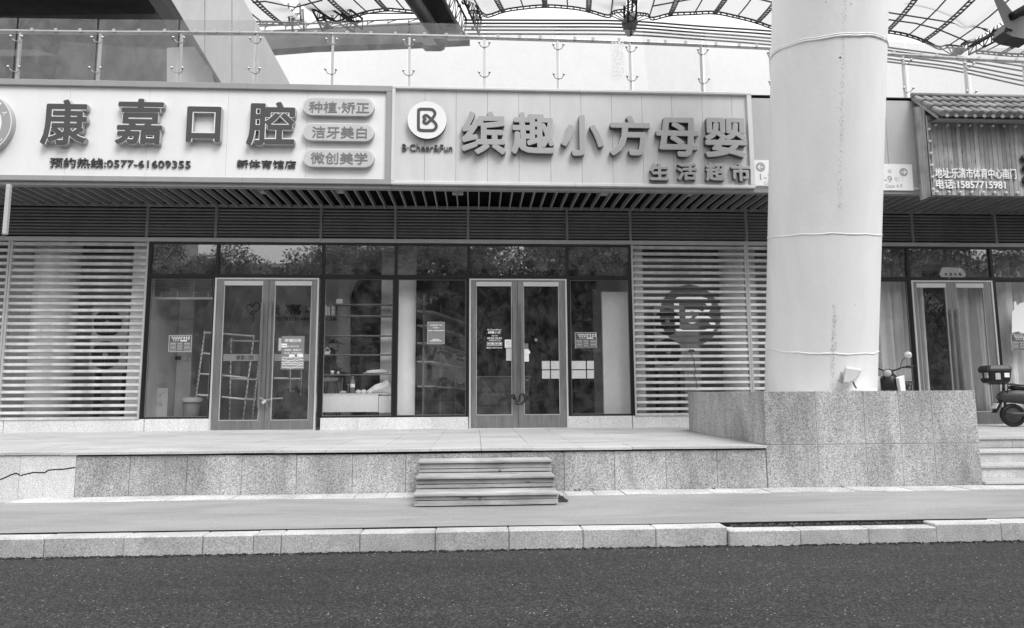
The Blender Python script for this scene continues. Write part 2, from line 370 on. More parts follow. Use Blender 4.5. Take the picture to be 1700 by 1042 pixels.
def ribbon(name, mat, parent, pts, w, y, d=.006, step=.00004):   # flat stroke of width w through (x, z) points
    b = MB(); n = len(pts); P = [Vector((p[0], 0, p[1])) for p in pts]; Lf = []; Rt = []
    closed = (P[0]-P[-1]).length < w*.2
    for i, p in enumerate(P):
        a = P[i-1] if i > 0 else (P[-2] if closed else P[0]); c = P[i+1] if i < n-1 else (P[1] if closed else P[-1])
        t1 = (p-a); t2 = (c-p)
        if t1.length < 1e-6: t1 = t2
        if t2.length < 1e-6: t2 = t1
        t = (t1.normalized()+t2.normalized()).normalized(); nn = Vector((-t.z, 0, t.x)); k = min(1.6, 1/max(.3, nn.dot(Vector((-t1.normalized().z, 0, t1.normalized().x)))))
        yy = Vector((0, y-i*step, 0)); Lf.append(p+nn*w/2*k+yy); Rt.append(p-nn*w/2*k+yy)
    D = Vector((0, d, 0))
    for i in range(n-1):
        b.add([Lf[i], Rt[i], Rt[i+1], Lf[i+1], Lf[i]+D, Rt[i]+D, Rt[i+1]+D, Lf[i+1]+D], [(0, 1, 2, 3), (4, 5, 1, 0), (3, 2, 6, 7), (0, 3, 7, 4), (1, 5, 6, 2)])
    return b.build(name, mat, parent)
def smooth_path(pts, k=6):
    out = []; n = len(pts)
    for i in range(n-1):
        p0, p1, p2, p3 = pts[max(i-1, 0)], pts[i], pts[i+1], pts[min(i+2, n-1)]
        for j in range(k):
            t = j/k; out.append(tuple(.5*((2*p1[a])+(-p0[a]+p2[a])*t+(2*p0[a]-5*p1[a]+4*p2[a]-p3[a])*t*t+(-p0[a]+3*p1[a]-3*p2[a]+p3[a])*t**3) for a in range(len(p1))))
    return out+[tuple(pts[-1])]
# ================================================================== SETTING
ZR, ZP = -.178, .58                     # road, raised walkway (the pavement is z = 0)
YK, YW, YF, YC = 6.72, 9.33, 14.3, 12.8   # kerb face, granite wall face, shop front, canopy face
def FX(px, py=560, Y=YF): return at(px, py, Y=Y).x
def FZ(py, Y=YF, px=790): return at(px, py, Y=Y).z
road = tag(MB().quad((-400, -400, ZR), (400, -400, ZR), (400, 400, ZR), (-400, 400, ZR)).build('road', 'asphalt'), kind='structure')
pv = tag(MB().box(-16, 16, YK+.235, 14.0, ZR+.004, -.004).build('pavement_base', 'dark_gap'), kind='structure')
def sheet(name, mat, x0, x1, y0, y1, z, nx, ny, amp, kind='structure', thick=.1):
    b = MB(); vs = []; fs = []
    for j in range(ny+1):
        for i in range(nx+1):
            x = x0+(x1-x0)*i/nx; y = y0+(y1-y0)*j/ny
            vs.append((x, y, z+amp*(math.sin(x*1.7+y*2.1)+math.sin(x*.63-y*3.3+1))*.5))
    for j in range(ny):
        for i in range(nx):
            a = j*(nx+1)+i; fs.append((a, a+1, a+nx+2, a+nx+1))
    b.add(vs, fs, True)
    b.box(x0, x1, y0, y1, z-thick, z-.012)
    return tag(b.build(name, mat), kind=kind)
sheet('pavement', 'pavement', -16, 16, YK+.25, YW-.44, 0, 80, 8, .004)
strip = empty('paving_strip', (0, YW-.2, 0), kind='structure')
MB().box(-16, 16, YW-.44, YW+.3, -.1, -.012).build('bedding', 'mortar', strip)
x = -15.6; i = 0
while x < 15.6:
    wd = .39
    for (a, b_) in ((YW-.43, YW-.005),):
        dz = random.uniform(-.004, .005)
        box('paving_tile', 'paving_worn', strip, x+.004, x+wd-.004, a+random.uniform(-.012, .0), b_, -.04+dz, .004+dz, .003, rz=random.uniform(-.004, .004))
    x += wd; i += 1
# kerb: single stones, four of them sunk towards the right
kerb = empty('kerb', (0, YK, 0), kind='structure')
kj = [-190, -55, 72, 205, 336, 420, 466, 597, 722, 845, 968, 1089, 1209, 1327, 1441, 1555, 1664, 1790, 1920]
for i in range(len(kj)-1):
    xa, xb = at(kj[i], 900, Y=YK).x, at(kj[i+1], 900, Y=YK).x
    sunk = 12 <= i <= 14
    dz = -.030 if sunk else random.uniform(-.004, .003); dy = -.035+.01*(i-12) if sunk else random.uniform(-.006, .006)
    box('kerb_stone', 'granite_kerb', kerb, xa+.0025, xb-.0025, YK+dy, YK+dy+.2, ZR-.12, .0+dz, .009, rz=random.uniform(-.006, .006), ry=random.uniform(-.004, .004))
b = MB(); xa, xb = at(1212, 875, Y=YK+.2).x, at(1553, 875, Y=YK+.2).x
tag(MB().box(xa, xb, YK+.13, YK+.30, -.12, -.028).build('gutter_bed', 'dark_gap'), kind='structure')
b = MB(); rg = random.Random(3)
for k in range(420):
    px = rg.uniform(xa, xb); py = rg.uniform(YK+.17, YK+.27); r = rg.uniform(.006, .02)
    b.ball((px, py, -.03+r*.3), r, 5, 3, (1, 1, .7))
tag(b.build('rubble', 'gravel'), 'loose dark rubble in the gap behind the sunken kerb stones', kind='stuff')
b = MB()
for k in range(1500):                       # ragged asphalt crumbs against the kerb foot
    px = rg.uniform(-7, 7.5); r = rg.uniform(.005, .017); b.ball((px, YK-abs(rg.gauss(0, .03))-.004, ZR+r*.2), r, 5, 3, (1.3, 1, .7))
tag(b.build('asphalt_crumbs', 'asphalt'), kind='stuff')
b = MB()
for k in range(420):
    px = rg.uniform(-7, 7.5); y = YK-rg.random()**2*2.6-.05; r = rg.uniform(.002, .0055); b.ball((px, y, ZR+.002), r, 4, 3, (1.4, 1, .5))
tag(b.build('grit', 'light'), kind='stuff')
# raised walkway
PX0, PX1 = at(1272, 740, Y=YW).x, at(1626, 740, Y=YW).x
PYB = 12.75
ter = empty('walkway', (0, YW, 0), kind='structure')
MB().box(-16, PX0+.2, YW+.04, 20.5, ZR, ZP-.045).build('walkway_base', 'dark_gap', ter)
RX = PX1+.01; SY = YW+1.25
MB().box(PX0+.2, 24, SY+.02, 20.5, ZR, ZP-.045).build('walkway_base', 'dark_gap', ter)
# wall slabs
wj = [-200, -75, 33.5, 126, 215, 310, 401, 492, 585, 673.5, 760, 849, 936.5, 1020.5, 1106, 1191, 1273]
for i in range(len(wj)-1):
    xa, xb = at(wj[i], 780, Y=YW).x, at(wj[i+1], 780, Y=YW).x; pale = i < 3
    zt = ZP-.04 if pale else ZP-.058-.012*math.exp(-((wj[i]-600)/220)**2)
    dy = -.012 if pale else random.uniform(0, .004)
    s = box('granite_slab', 'granite_pale' if pale else 'granite', ter, xa+.0025, xb-.0025, YW+dy, YW+.04+dy, -.02, zt, .002)
ck = [(-9, 801), (0, 796), (10, 792), (18, 788), (26, 785.5), (30, 786.5), (33, 789)], [(34, 789.5), (42, 787), (56, 784), (66, 784.3), (74, 784.5), (80, 780.5), (90, 779.2), (104, 778.8), (125, 775.8)]
for seg_ in ck:
    pts = [(at(a, b_, Y=YW-.0135).x, at(a, b_, Y=YW-.0135).z) for a, b_ in seg_]
    ribbon('crack', 'dark_gap', ter, pts, .016, YW-.0135, .001)
# paving on the walkway
tw = .69; nrow = 7; x0_ = at(799, 743, Y=YW).x
lip = YW-.035
for row in range(8):
    y0 = lip+row*tw; y1 = min(y0+tw, YF+.1)
    if y0 > YF: break
    for k in range(-19, 20):
        xa = x0_+k*tw; xb = xa+tw
        if xa > 12.5: continue
        front = SY if xa > PX0-.1 else lip
        if xb <= PX0+.01 or xa >= PX1 or y0 > PYB:
            pass
        if xa > PX0-.01 and y0 < SY: continue
        if xa >= PX0-.01 and xb <= PX1 and y1 < PYB: continue
        xb2 = xb
        if y0 < PYB and xa < PX0 < xb: xb2 = PX0-.002
        if xb2-xa < .03: continue
        dz = random.uniform(-.0025, .0025)
        box('paving_tile', 'paving', ter, xa+.0025, xb2-.0025, y0+.0025, y1-.0025, ZP-.035+dz, ZP+dz, .002)
# strip of lip tiles above the stairs
for k in range(9):
    xa = PX1+.0+k*tw; y1 = lip+2*tw
    box('paving_tile', 'paving', ter, xa+.003, xa+tw-.003, SY-.03, y1-.003 if SY-.03 < lip+2*tw else SY+.2, ZP-.035, ZP+.001, .002)
# stairs on the right
st = tag(empty('stairs', (PX1+2, YW, 0), kind='structure'))
for i, (yf, zt) in enumerate(((YW-.02, .055), (YW+.36, .235), (YW+.74, .41))):
    for k in range(3):
        xa = PX1+.006+k*1.5
        box('tread', 'paving', st, xa, xa+1.494, yf-.03, yf+.43, zt-.035, zt, .003)
        box('riser', 'granite_kerb', st, xa, xa+1.494, yf, yf+.03, ZR if i == 0 else (0, .055, .235)[i]+.001, zt-.0355, 0)
for k in range(3):
    xa = PX1+.006+k*1.5; box('riser', 'granite_kerb', st, xa, xa+1.494, SY-.005, SY+.02, .411, ZP-.036, 0)
MB().box(PX1+.01, PX1+4.6, YW+.04, SY+.02, ZR, .019).box(PX1+.01, PX1+4.6, YW+.42, SY+.02, .018, .19).build('stair_core', 'dark_gap', st)
# pedestal of the big column
ped = empty('granite_pedestal', ((PX0+PX1)/2, (YW+PYB)/2, 0), 'square speckled granite pedestal clad in slabs with mortar joints carrying the big round column', 'pedestal')
PT = 1.325
MB().box(PX0+.007, PX1-.007, YW+.007, PYB-.007, ZR, PT-.03).build('mortar_core', 'mortar', ped)
pj = [at(q, 700, Y=YW).x for q in (1272, 1354.5, 1434.5, 1493.5, 1547.5)]; pj = [PX0]+pj[1:]+[PX1]
zs = at(1450, 737, Y=YW).z
for i in range(5):
    for (za, zb) in ((-.02, zs-.006), (zs+.006, PT)):
        box('granite_slab', 'granite', ped, pj[i]+.006*(i > 0), pj[i+1]-.006*(i < 4), YW, YW+.035, za, zb, .003)
sj = [YW+.0355, YW+1.12, YW+2.05, PYB]
for side, xx in ((0, PX0), (1, PX1-.035)):
    for i in range(3):
        for (za, zb) in ((-.02, zs-.006), (zs+.006, PT)):
            box('granite_slab', 'granite', ped, xx, xx+.035, sj[i]+.004, sj[i+1]-.004, za, zb, .003)
box('cap_slab', 'granite', ped, PX0+.037, PX1-.037, YW+.037, PYB-.037, PT-.029, PT-.004)
# the big leaning column
YCOL = 11.05
PA = at(1360, 648.5, Y=YCOL); PA.z = PT-.004; PB = at(1375.5, 0, Y=9.92)
RC = 85.0*(PA-EYE).dot(fw)/F_PX/1.0; ax = (PB-PA).normalized(); PE = PA+ax*11.5
col = empty('steel_column', PA, 'huge round cream painted steel column leaning forward with weld beads round it', 'column')
b = MB(); seg = 96; nr = 60; e1 = ax.cross(Vector((0, 1, 0))).normalized(); e2 = ax.cross(e1); e2 = -e2 if e2.y > 0 else e2
vs = []
for j in range(nr+1):
    c = PA-ax*.0+(PE-PA)*j/nr
    for k in range(seg):
        a = 2*PI*k/seg; n = e1*math.cos(a)+e2*math.sin(a); p = c+n*RC*(1-.0*j)
        if j == 0: p = p-ax*((p.z-PA.z)/ax.z)
        vs.append(p)
b.add(vs, [(j*seg+k, j*seg+(k+1) % seg, (j+1)*seg+(k+1) % seg, (j+1)*seg+k) for j in range(nr) for k in range(seg)], True)
b.build('shaft', 'column', col)
def bandt(ypx):
    lo, hi = 0, 1.3
    for _ in range(40):
        t = (lo+hi)/2; c = PA+(PB-PA)*t; y = proj(c+e2*RC)[1]
        if y > ypx: lo = t
        else: hi = t
    return lo
for ypx, rr, tilt in ((58, .017, .0), (388, .009, .0), (588, .010, 0.0), (-330, .02, 0)):
    t = bandt(ypx) if ypx > 0 else 1.55
    c = PA+(PB-PA)*t; pts = []; rad = []
    for k in range(97):
        a = 2*PI*k/96; pts.append(c+(e1*math.cos(a)+e2*math.sin(a))*(RC+.001)+ax*(.008*math.sin(3*a+ypx)+.006*math.sin(11*a)+random.uniform(-.003, .003))); rad.append(rr*(.8+.45*random.random()))
    b = MB().tube(pts, rad, 6, False)
    if ypx == 58: b.tube([p+ax*.03 for p in pts], [r_*.6 for r_ in rad], 6, False)
    b.build('weld_bead', 'white', col)
# seam of flaking paint down the front
def on_col(px, py, out=.0):
    d = ray(px, py).normalized(); o = EYE-PA; dd = d-ax*d.dot(ax); oo = o-ax*o.dot(ax)
    A = dd.dot(dd); B = 2*dd.dot(oo); Cc = oo.dot(oo)-(RC+out)**2; D = B*B-4*A*Cc
    if D < 0: return None, None
    p = EYE+d*((-B-math.sqrt(D))/(2*A)); n = (p-PA); n = (n-ax*n.dot(ax)).normalized(); return p, n
b = MB(); rg = random.Random(11)
for k in range(420):
    py = rg.choice((rg.uniform(0, 345), rg.uniform(505, 640))); px = (1402-(py/330)*8 if py < 345 else 1385-(py-505)*.02)+rg.gauss(0, 2.2)
    p, n = on_col(px, py, .001)
    if p is None: continue
    t = n.cross(ax); s1, s2 = rg.uniform(.002, .008), rg.uniform(.003, .014)
    q = [p+t*s1*rg.uniform(.5, 1)-ax*s2*.3+n*.003, p+ax*s2+n*.001, p-t*s1+n*.004, p-ax*s2+n*.001]
    b.quad(*q)
b.build('flaking_seam', 'light', col)['kind'] = 'stuff'
b = MB()
for px, py, s in ((1395, 95, .022), (1371, 3, .01), (1413, 6, .012), (1391, 178, .008), (1420, 505, .008)):
    p, n = on_col(px, py, .002); t = n.cross(ax); b.quad(p+t*s, p+ax*s*.7, p-t*s*.8, p-ax*s*.9)
b.build('paint_chip', 'dark', col)
# ================================================================== SHOP BUILDING
bl = empty('shop_building', (0, YF, ZP), 'long single storey shop row with steel louvres, glass fronts and a deep canopy', 'building')
zb0, zsill, ztr, ztop, zbe, zbt = ZP, FZ(690), FZ(459.5), FZ(405.5), FZ(398), FZ(347)
zdoor = FZ(463)
mull = [('l', 8, 240), ('w', 241, 354), ('d', 354, 532), ('w', 532, 656), ('w', 656, 777.5), ('d', 777.5, 942), ('w', 942, 1049), ('l', 1050, 1243), ('l', 1244, 1440), ('w', 1440, 1516), ('d', 1516, 1655), ('w', 1655, 1790), ('l', -230, 7)]
# granite base tiles
for kind, a, b_ in mull:
    if kind == 'd': continue
    xa, xb = FX(a, 700), FX(b_, 700)
    if kind == 'l' and a == 8: xb = FX(240, 700)
    n = max(1, round((xb-xa)/.66))
    for k in range(n):
        box('base_tile', 'granite_pale', bl, xa+(xb-xa)*k/n+.0015, xa+(xb-xa)*(k+1)/n-.0015, YF-.03, YF+.03, ZP+.001, zsill-.02, .002)
# body: roof slab, returns
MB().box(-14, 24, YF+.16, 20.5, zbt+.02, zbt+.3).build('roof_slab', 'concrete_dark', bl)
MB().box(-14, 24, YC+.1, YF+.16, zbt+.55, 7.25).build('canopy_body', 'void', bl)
MB().box(-14, 24, YC+.02, 20.4, 7.2505, 7.30).build('terrace_deck', 'concrete', bl)
MB().box(-14, 24, YF+.05, YF+.1, zbe, zbt+.5).build('louvre_backing', 'band_back', bl)
MB().box(-14, 24, YF-.04, YF+.12, zbt-.005, zbt+.05).build('band_top_rail', 'fascia_lower', bl)
# upper dark louvre band
bands = [-230, 8, 245, 359, 533, 656.5, 777, 941, 1046, 1238, 1380, 1513, 1651, 1790]
for i in range(len(bands)-1):
    xa, xb = FX(bands[i], 372), FX(bands[i+1], 372)
    box('band_mullion', 'fascia_lower', bl, xb-.028, xb+.028, YF-.03, YF+.05, zbe+.001, zbt-.006)
    n = 9
    for k in range(n):
        z = zbe+.045+(zbt-zbe-.06)*k/n
        box('band_slat', 'band_slat', bl, xa+.03, xb-.03, YF-.012, YF+.045, z, z+.032, 0, rx=-.35)
jb = [-230, 8, 359, 533, 777, 1046, 1450, 1790]
for i in range(len(jb)-1):
    box('beam', 'beam', bl, FX(jb[i], 401)+.002, FX(jb[i+1], 401)-.002, YF-.05, YF+.06, zbe-.085, zbe, .004)
# canopy: soffit baffles, gutter and fascia
zso = at(790, 314, Y=YC).z
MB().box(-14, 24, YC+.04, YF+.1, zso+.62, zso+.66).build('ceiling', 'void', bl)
x = -12.6; k = 0
while x < 21:
    box('baffle', 'soffit_baffle', bl, x-.011, x+.011, YC+.15, YF-.035, zso+.0, zso+.105, 0); x += .222
for px_, py_ in ((1000, 325), (760, 324), (430, 322), (560, 321), (120, 318), (1150, 326)):
    p = at(px_, py_, Z=zso+.1); MB().box(p.x-.11, p.x+.11, p.y-.1, p.y+.1, zso+.13, zso+.2).box(p.x-.08, p.x+.08, p.y-.07, p.y+.07, zso+.12, zso+.129).build('downlight', 'light', bl)
zfb, zft = at(640, 304, Y=YC).z, at(640, 140, Y=YC).z
for i, (a, b_) in enumerate(((-230, 60), (60, 400), (400, 650), (650, 1000), (1000, 1250), (1250, 1530), (1530, 1800))):
    box('gutter', 'fascia_lower', bl, FX(a, 300, YC)+.002, FX(b_, 300, YC)-.002, YC-.0, YC+.14, zso-.005, zfb-.002, .003)
for a, b_ in ((1247, 1475), (1475, 1560), (1560, 1650), (1650, 1800)):
    box('fascia_panel', 'fascia_side', bl, FX(a, 250, YC)+.003, FX(b_, 250, YC)-.003, YC+.02, YC+.06, zfb, zft-.09, .002)
    box('fascia_cap', 'black_frame', bl, FX(a, 250, YC), FX(b_, 250, YC), YC+.0, YC+.08, zft-.089, zft-.07)
    box('fascia_trim', 'sign_frame', bl, FX(a, 250, YC)+.001, FX(b_, 250, YC)-.001, YC+.0, YC+.05, zfb, zfb+.035)
# frames and glass
def frame_bar(px, z0, z1, w=.03): box('mullion', 'black_frame', bl, FX(px)-w, FX(px)+w, YF-.03, YF+.06, z0, z1)
for px in (242, 356, 533.5, 656, 778, 943, 1049, 1441, 1515.5, 1655.5):
    frame_bar(px, zdoor+.02 if px in (0,) else zsill-.02, ztop)
for a, b_ in ((242, 1049), (1441, 1790)):
    box('transom_bar', 'black_frame', bl, FX(a), FX(b_), YF-.034, YF+.055, ztr-.035, ztr+.03)
    box('head_bar', 'black_frame', bl, FX(a), FX(b_), YF-.034, YF+.055, ztop-.03, ztop+.012)
def window(px0, px1, low=True, tr=True):
    xa, xb = FX(px0)+.03, FX(px1)-.03
    if low:
        wn = empty('window', ((xa+xb)/2, YF, zsill), parent=bl)
        zz0, zz1 = zsill-.02, ztr-.035; t = .028
        MB().box(xa, xb, YF-.022, YF+.05, zz0, zz0+t*1.3).box(xa, xb, YF-.022, YF+.05, zz1-t, zz1).box(xa, xa+t, YF-.022, YF+.05, zz0+t*1.3, zz1-t).box(xb-t, xb, YF-.022, YF+.05, zz0+t*1.3, zz1-t).build('window_frame', 'black_frame', wn)
        MB().box(xa+t, xb-t, YF+.01, YF+.022, zz0+t*1.3, zz1-t).build('pane', 'glass', wn)
        b = MB(); u = .011; A, B_, Z0, Z1 = xa+t, xb-t, zz0+t*1.3, zz1-t
        b.box(A, B_, YF-.005, YF+.009, Z0, Z0+u).box(A, B_, YF-.005, YF+.009, Z1-u, Z1).box(A, A+u, YF-.005, YF+.009, Z0+u, Z1-u).box(B_-u, B_, YF-.005, YF+.009, Z0+u, Z1-u)
        b.build('glazing_bead', 'mid', wn)
    if tr:
        wn = empty('transom_window', ((xa+xb)/2, YF, ztr), parent=bl)
        MB().box(xa, xb, YF+.01, YF+.022, ztr+.03, ztop-.03).build('pane', 'glass_transom', wn)
window(242, 356); window(356, 533.5, False); window(533.5, 656); window(656, 778); window(778, 943, False); window(943, 1049)
window(1441, 1515.5); window(1515.5, 1655.5, False); window(1655.5, 1790)
def door_pair(outer, gl, gr, hd, band=True, curtained=False, hz=(503, 674)):
    a, b_ = outer; d = empty('double_door', ((FX(a)+FX(b_))/2, YF, ZP), parent=bl); xa, xb = FX(a), FX(b_)
    t = .035
    MB().box(xa, xa+t, YF-.05, YF+.04, ZP+.001, zdoor).box(xb-t, xb, YF-.05, YF+.04, ZP+.001, zdoor).box(xa+t, xb-t, YF-.05, YF+.04, zdoor-.03, zdoor).box(xa+t, xb-t, YF-.05, YF+.04, ZP+.001, ZP+.02).build('door_frame', 'steel_bright', d)
    xm = FX((gl[1]+gr[0])/2); zg0, zg1 = FZ(695 if a < 600 else 689), FZ(475)
    for (l0, l1, g) in ((xa+t+.004, xm-.004, gl), (xm+.004, xb-t-.004, gr)):
        g0, g1 = FX(g[0]), FX(g[1]); y0, y1 = YF-.035, YF+.025; zt_ = zdoor-.034; zb_ = ZP+.024
        MB().box(l0, g0, y0, y1, zb_, zt_).build('stile', 'steel', d); MB().box(g1, l1, y0, y1, zb_, zt_).build('stile', 'steel', d)
        MB().box(g0, g1, y0, y1, zb_, zg0).build('bottom_rail', 'steel', d); MB().box(g0, g1, y0, y1, zg1+.09, zt_).build('top_rail', 'steel', d)
        MB().box(g0, g1, y0-.004, y1, zg1, zg1+.09).build('top_trim', 'steel_bright', d)
        MB().box(g0, g1, YF-.004, YF+.006, zg0, zg1).build('pane', 'glass', d)
        b = MB(); u = .012; b.box(g0, g0+u, YF-.03, YF-.005, zg0, zg1).box(g1-u, g1, YF-.03, YF-.005, zg0, zg1).box(g0+u, g1-u, YF-.03, YF-.005, zg0, zg0+u); b.build('glazing_bead', 'light', d)
    for h in hd:
        x = FX(h); b = MB().box(x-.024, x+.024, YF-.10, YF-.075, FZ(hz[1]), FZ(hz[0]), .004)
        for zz in (FZ(hz[0])-.15, FZ(hz[1])+.15): b.tube([(x, YF-.075, zz), (x, YF-.03, zz)], .012, 6)
        b.build('handle', 'steel', d)
    return d
d1 = door_pair((354.5, 528), (369.5, 434.5), (454.5, 516), (435.5, 449.5), hz=(503, 674))
d2 = door_pair((779, 941.5), (790.5, 849.7), (869.2, 928.2), (853.5, 865.7), hz=(503, 666))
d3 = door_pair((1517.5, 1653), (1526, 1575), (1592, 1638), (1579, 1589), hz=(512, 700))
# frosted strip with small print on the left door
for g in ((369.5, 434.5), (454.5, 516)):
    pbox('frosted_strip', 'mid', bl, g[0]+1, 587.5, g[1]-1, 599, YF-.0062, .002)
ptext('door_lettering', '康嘉口腔', 'dark', bl, 392, 589.5, 421, 597, YF-.0075, .001, .02)
# ---- big louvre screens
def louvre(px0, px1, name='louvre_screen'):
    xa, xb = FX(px0), FX(px1); lv = empty(name, ((xa+xb)/2, YF, zsill), parent=bl)
    t = .04; z0, z1 = zsill-.02, zbe-.088
    box('louvre_frame', 'louvre_frame', lv, xa, xa+t, YF-.05, YF+.05, z0, z1); box('louvre_frame', 'louvre_frame', lv, xb-t, xb, YF-.05, YF+.05, z0, z1)
    box('louvre_sill', 'louvre', lv, xa+t, xb-t, YF-.05, YF+.04, z0, z0+.05)
    n = 26; p = (z1-z0-.06)/n; sl = []
    for k in range(n):
        z = z0+.06+p*k; box('slat', 'louvre', lv, xa+t, xb-t, YF-.035, YF+.02, z+.05, z+.05+.054, .0, rx=-.22+random.uniform(-.015, .015)); sl.append((z+.05, z+.104))
    return lv, sl
lvA, slA = louvre(8, 240); lvB, slB = louvre(1050.5, 1243.5); lvC, _ = louvre(1244, 1440); lvD, _ = louvre(-230, 7)
# round emblem printed on the slats
cE = at(1146.3, 523.6, Y=YF-.05); RE = 51.5*(cE-EYE).dot(fw)/F_PX
lg = [(400, 217), (565, 217), (615, 235), (643, 275), (643, 310), (620, 355), (585, 400), (520, 462), (490, 474), (458, 455), (456, 428), (478, 403), (456, 375), (458, 345), (492, 328), (525, 345), (585, 400), (650, 465), (670, 505), (668, 540), (640, 580), (590, 598), (410, 598), (378, 580), (365, 550), (363, 260), (375, 230), (400, 217)]
def sdf(x, z):
    m = 9
    for i in range(len(lg)-1):
        ax_, az = (lg[i][0]-480)/335*1.28, -(lg[i][1]-405)/335*.97; bx_, bz = (lg[i+1][0]-480)/335*1.28, -(lg[i+1][1]-405)/335*.97
        dx, dz = bx_-ax_, bz-az; t = max(0, min(1, ((x-ax_)*dx+(z-az)*dz)/(dx*dx+dz*dz))); m = min(m, math.hypot(x-ax_-dx*t, z-az-dz*t))
    return m
for (z0, z1) in slB:
    zc = (z0+z1)/2; dz0 = abs(zc-cE.z)
    if dz0 >= RE*.985: continue
    ch = lambda z: math.sqrt(max(0, RE*RE-(z-cE.z)**2)); n = .0
    def film(za, zb, xa0, xb0, xa1, xb1, off, mat, nm):   # lies on the tilted slat face
        s_, c_ = math.sin(.22), math.cos(.22); cy, cz = YF-.0075, zc
        def P(x, dz): y = -.0275-off; return (x, cy+y*c_+dz*s_, cz-y*s_*(1)+dz*c_) if False else (x, cy+(y*c_+dz*s_), cz+(-y*s_*1.0+dz*c_)*1.0)
        pts = [P(xa0, za), P(xb0, za), P(xb1, zb), P(xa1, zb)]
        return MB().quad(*pts).build(nm, mat, lvB)
    film(-.027, .027, cE.x-ch(z0), cE.x+ch(z0), cE.x-ch(z1), cE.x+ch(z1), .0015, 'dark', 'emblem_film')
    for sub in range(4):
        za, zb_2 = -.0255+sub*.01275, -.0255+(sub+1)*.01275; x = -1.; on = None; st_ = .015
        while x <= 1.0:
            s_ = sdf(x, (zc+(za+zb_2)/2-cE.z)/RE) < .078
            if s_ and on is None: on = x
            if (not s_ or x > .97) and on is not None:
                film(za, zb_2, cE.x+on*RE, cE.x+x*RE, cE.x+on*RE, cE.x+x*RE, .003, 'print_white', 'emblem_print'); on = None
            x += st_
# balloon string drawn below the emblem
pts = [(1146, 580), (1149, 590), (1153, 598), (1152, 606), (1155, 614), (1153, 622), (1156, 632), (1157, 645)]
ribbon('emblem_string', 'print_dark', lvB, [(at(a, b_, Y=YF-.055).x, at(a, b_, Y=YF-.055).z) for a, b_ in pts], .012, YF-.055, .002)
ppoly('emblem_knot', 'print_dark', lvB, [(1144, 580), (1152, 580), (1154, 584), (1142, 584)], YF-.055, .002)
# ---- rooms and recesses behind the shop front
YB = 18.6
zc_ = ztop+.25
def wallbox(nm, mat, x0, x1, y0, y1, z0, z1): return box(nm, mat, bl, x0, x1, y0, y1, z0, z1)
xL0, xL1, xM, xR1 = FX(240), FX(1052), FX(656), FX(1440)
MB().box(-14, 24, YF+.12, YB+.1, ZP-.02, ZP+.0015).build('interior_floor', 'floor_in', bl)
wallbox('interior_ceiling', 'wall_ceiling', -14, 24, YF+.1, YB+.2, zc_, zc_+.05)
for (nm, mt, x0, x1) in (('back_wall', 'wall_in', xL0, xM), ):
    wallbox(nm, mt, x0, FX(581, 560, YB), YB, YB+.1, ZP, zc_)
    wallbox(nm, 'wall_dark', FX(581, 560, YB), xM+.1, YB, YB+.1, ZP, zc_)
wallbox('partition', 'wall_in_grey', xL0-.08, xL0+.0, YF+.1, YB, ZP, zc_)
wallbox('partition', 'wall_white', xM-.04, xM+.04, YF+.7, YB, ZP, zc_)
wallbox('partition', 'wall_in_grey', xL1+.0, xL1+.08, YF+.1, YB, ZP, zc_)
# back wall of the second shop with a four-pane window to the daylight
wx0, wx1, wz0, wz1 = prect(899, 598, 989, 629, YB)
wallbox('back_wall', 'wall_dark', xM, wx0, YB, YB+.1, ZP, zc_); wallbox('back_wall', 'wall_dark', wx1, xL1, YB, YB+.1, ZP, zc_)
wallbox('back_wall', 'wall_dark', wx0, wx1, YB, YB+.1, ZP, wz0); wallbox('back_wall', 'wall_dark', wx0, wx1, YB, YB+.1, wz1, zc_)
bw_ = empty('back_window', ((wx0+wx1)/2, YB, wz0), parent=bl)
b = MB()
for q in (899, 914, 931, 946, 974, 989): xx = at(q, 613, Y=YB).x; b.box(xx-.014, xx+.014, YB+.02, YB+.06, wz0, wz1)
for q in (598, 613.5, 629): zz = at(940, q, Y=YB).z; b.box(wx0+.016, wx1-.016, YB+.022, YB+.058, zz-.014, zz+.014)
b.build('window_frame', 'black_frame', bw_)
MB().box(wx0, wx1, YB+.064, YB+.07, wz0, wz1).build('pane', 'glass', bw_)
# light outside the back window: pale yard wall under the open sky
yard = MB().box(-8, 14, 30, 30.3, ZP, 3.6).build('yard_wall', 'white'); tag(yard, 'pale wall across the yard seen through the small rear window of the second shop', 'wall')
# pale upright panel and reveals in the right window
MB().box(FX(1000, 560, YF+.5), FX(1047, 560, YF+.5), YF+.45, YF+.55, ZP+.002, FZ(484, YF+.5)).build('display_wall', 'wall_white', bl)
MB().box(FX(985, 560, YF+1.2), FX(1003, 560, YF+1.2), YF+1.1, YF+1.2, ZP+.002, FZ(478, YF+1)).build('display_return', 'mid', bl)
# recess behind the left louvres
def recess(x0, x1):
    wallbox('recess_back', 'wall_in_grey', x0, x1, YF+1.75, YF+1.8, ZP, zbe+.2)
    wallbox('recess_floor', 'concrete', x0, x1, YF+.12, YF+1.75, ZP+.002, ZP+.04)
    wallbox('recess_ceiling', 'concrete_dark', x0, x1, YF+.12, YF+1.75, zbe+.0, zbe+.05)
recess(FX(-230), FX(240)-.085); recess(FX(1052)+.085, FX(1440))
def round_col(px, wpx, Y, mat='wall_white'):
    p = at(px, 560, Y=Y); r = wpx/2*(p-EYE).dot(fw)/F_PX
    return MB().lathe([(r, 0), (r, zbe-ZP-.003)], (p.x, Y+.0, ZP+.042), 'z', 32).build('round_column', mat, bl)
round_col(88, 66, YF+.75); round_col(1228, 58, YF+.95); round_col(672, 36, YF+.6, 'wall_white')
wallbox('white_return', 'wall_white', FX(216, 560, YF+.3), FX(238), YF+.25, YF+.3, ZP+.05, zbe)
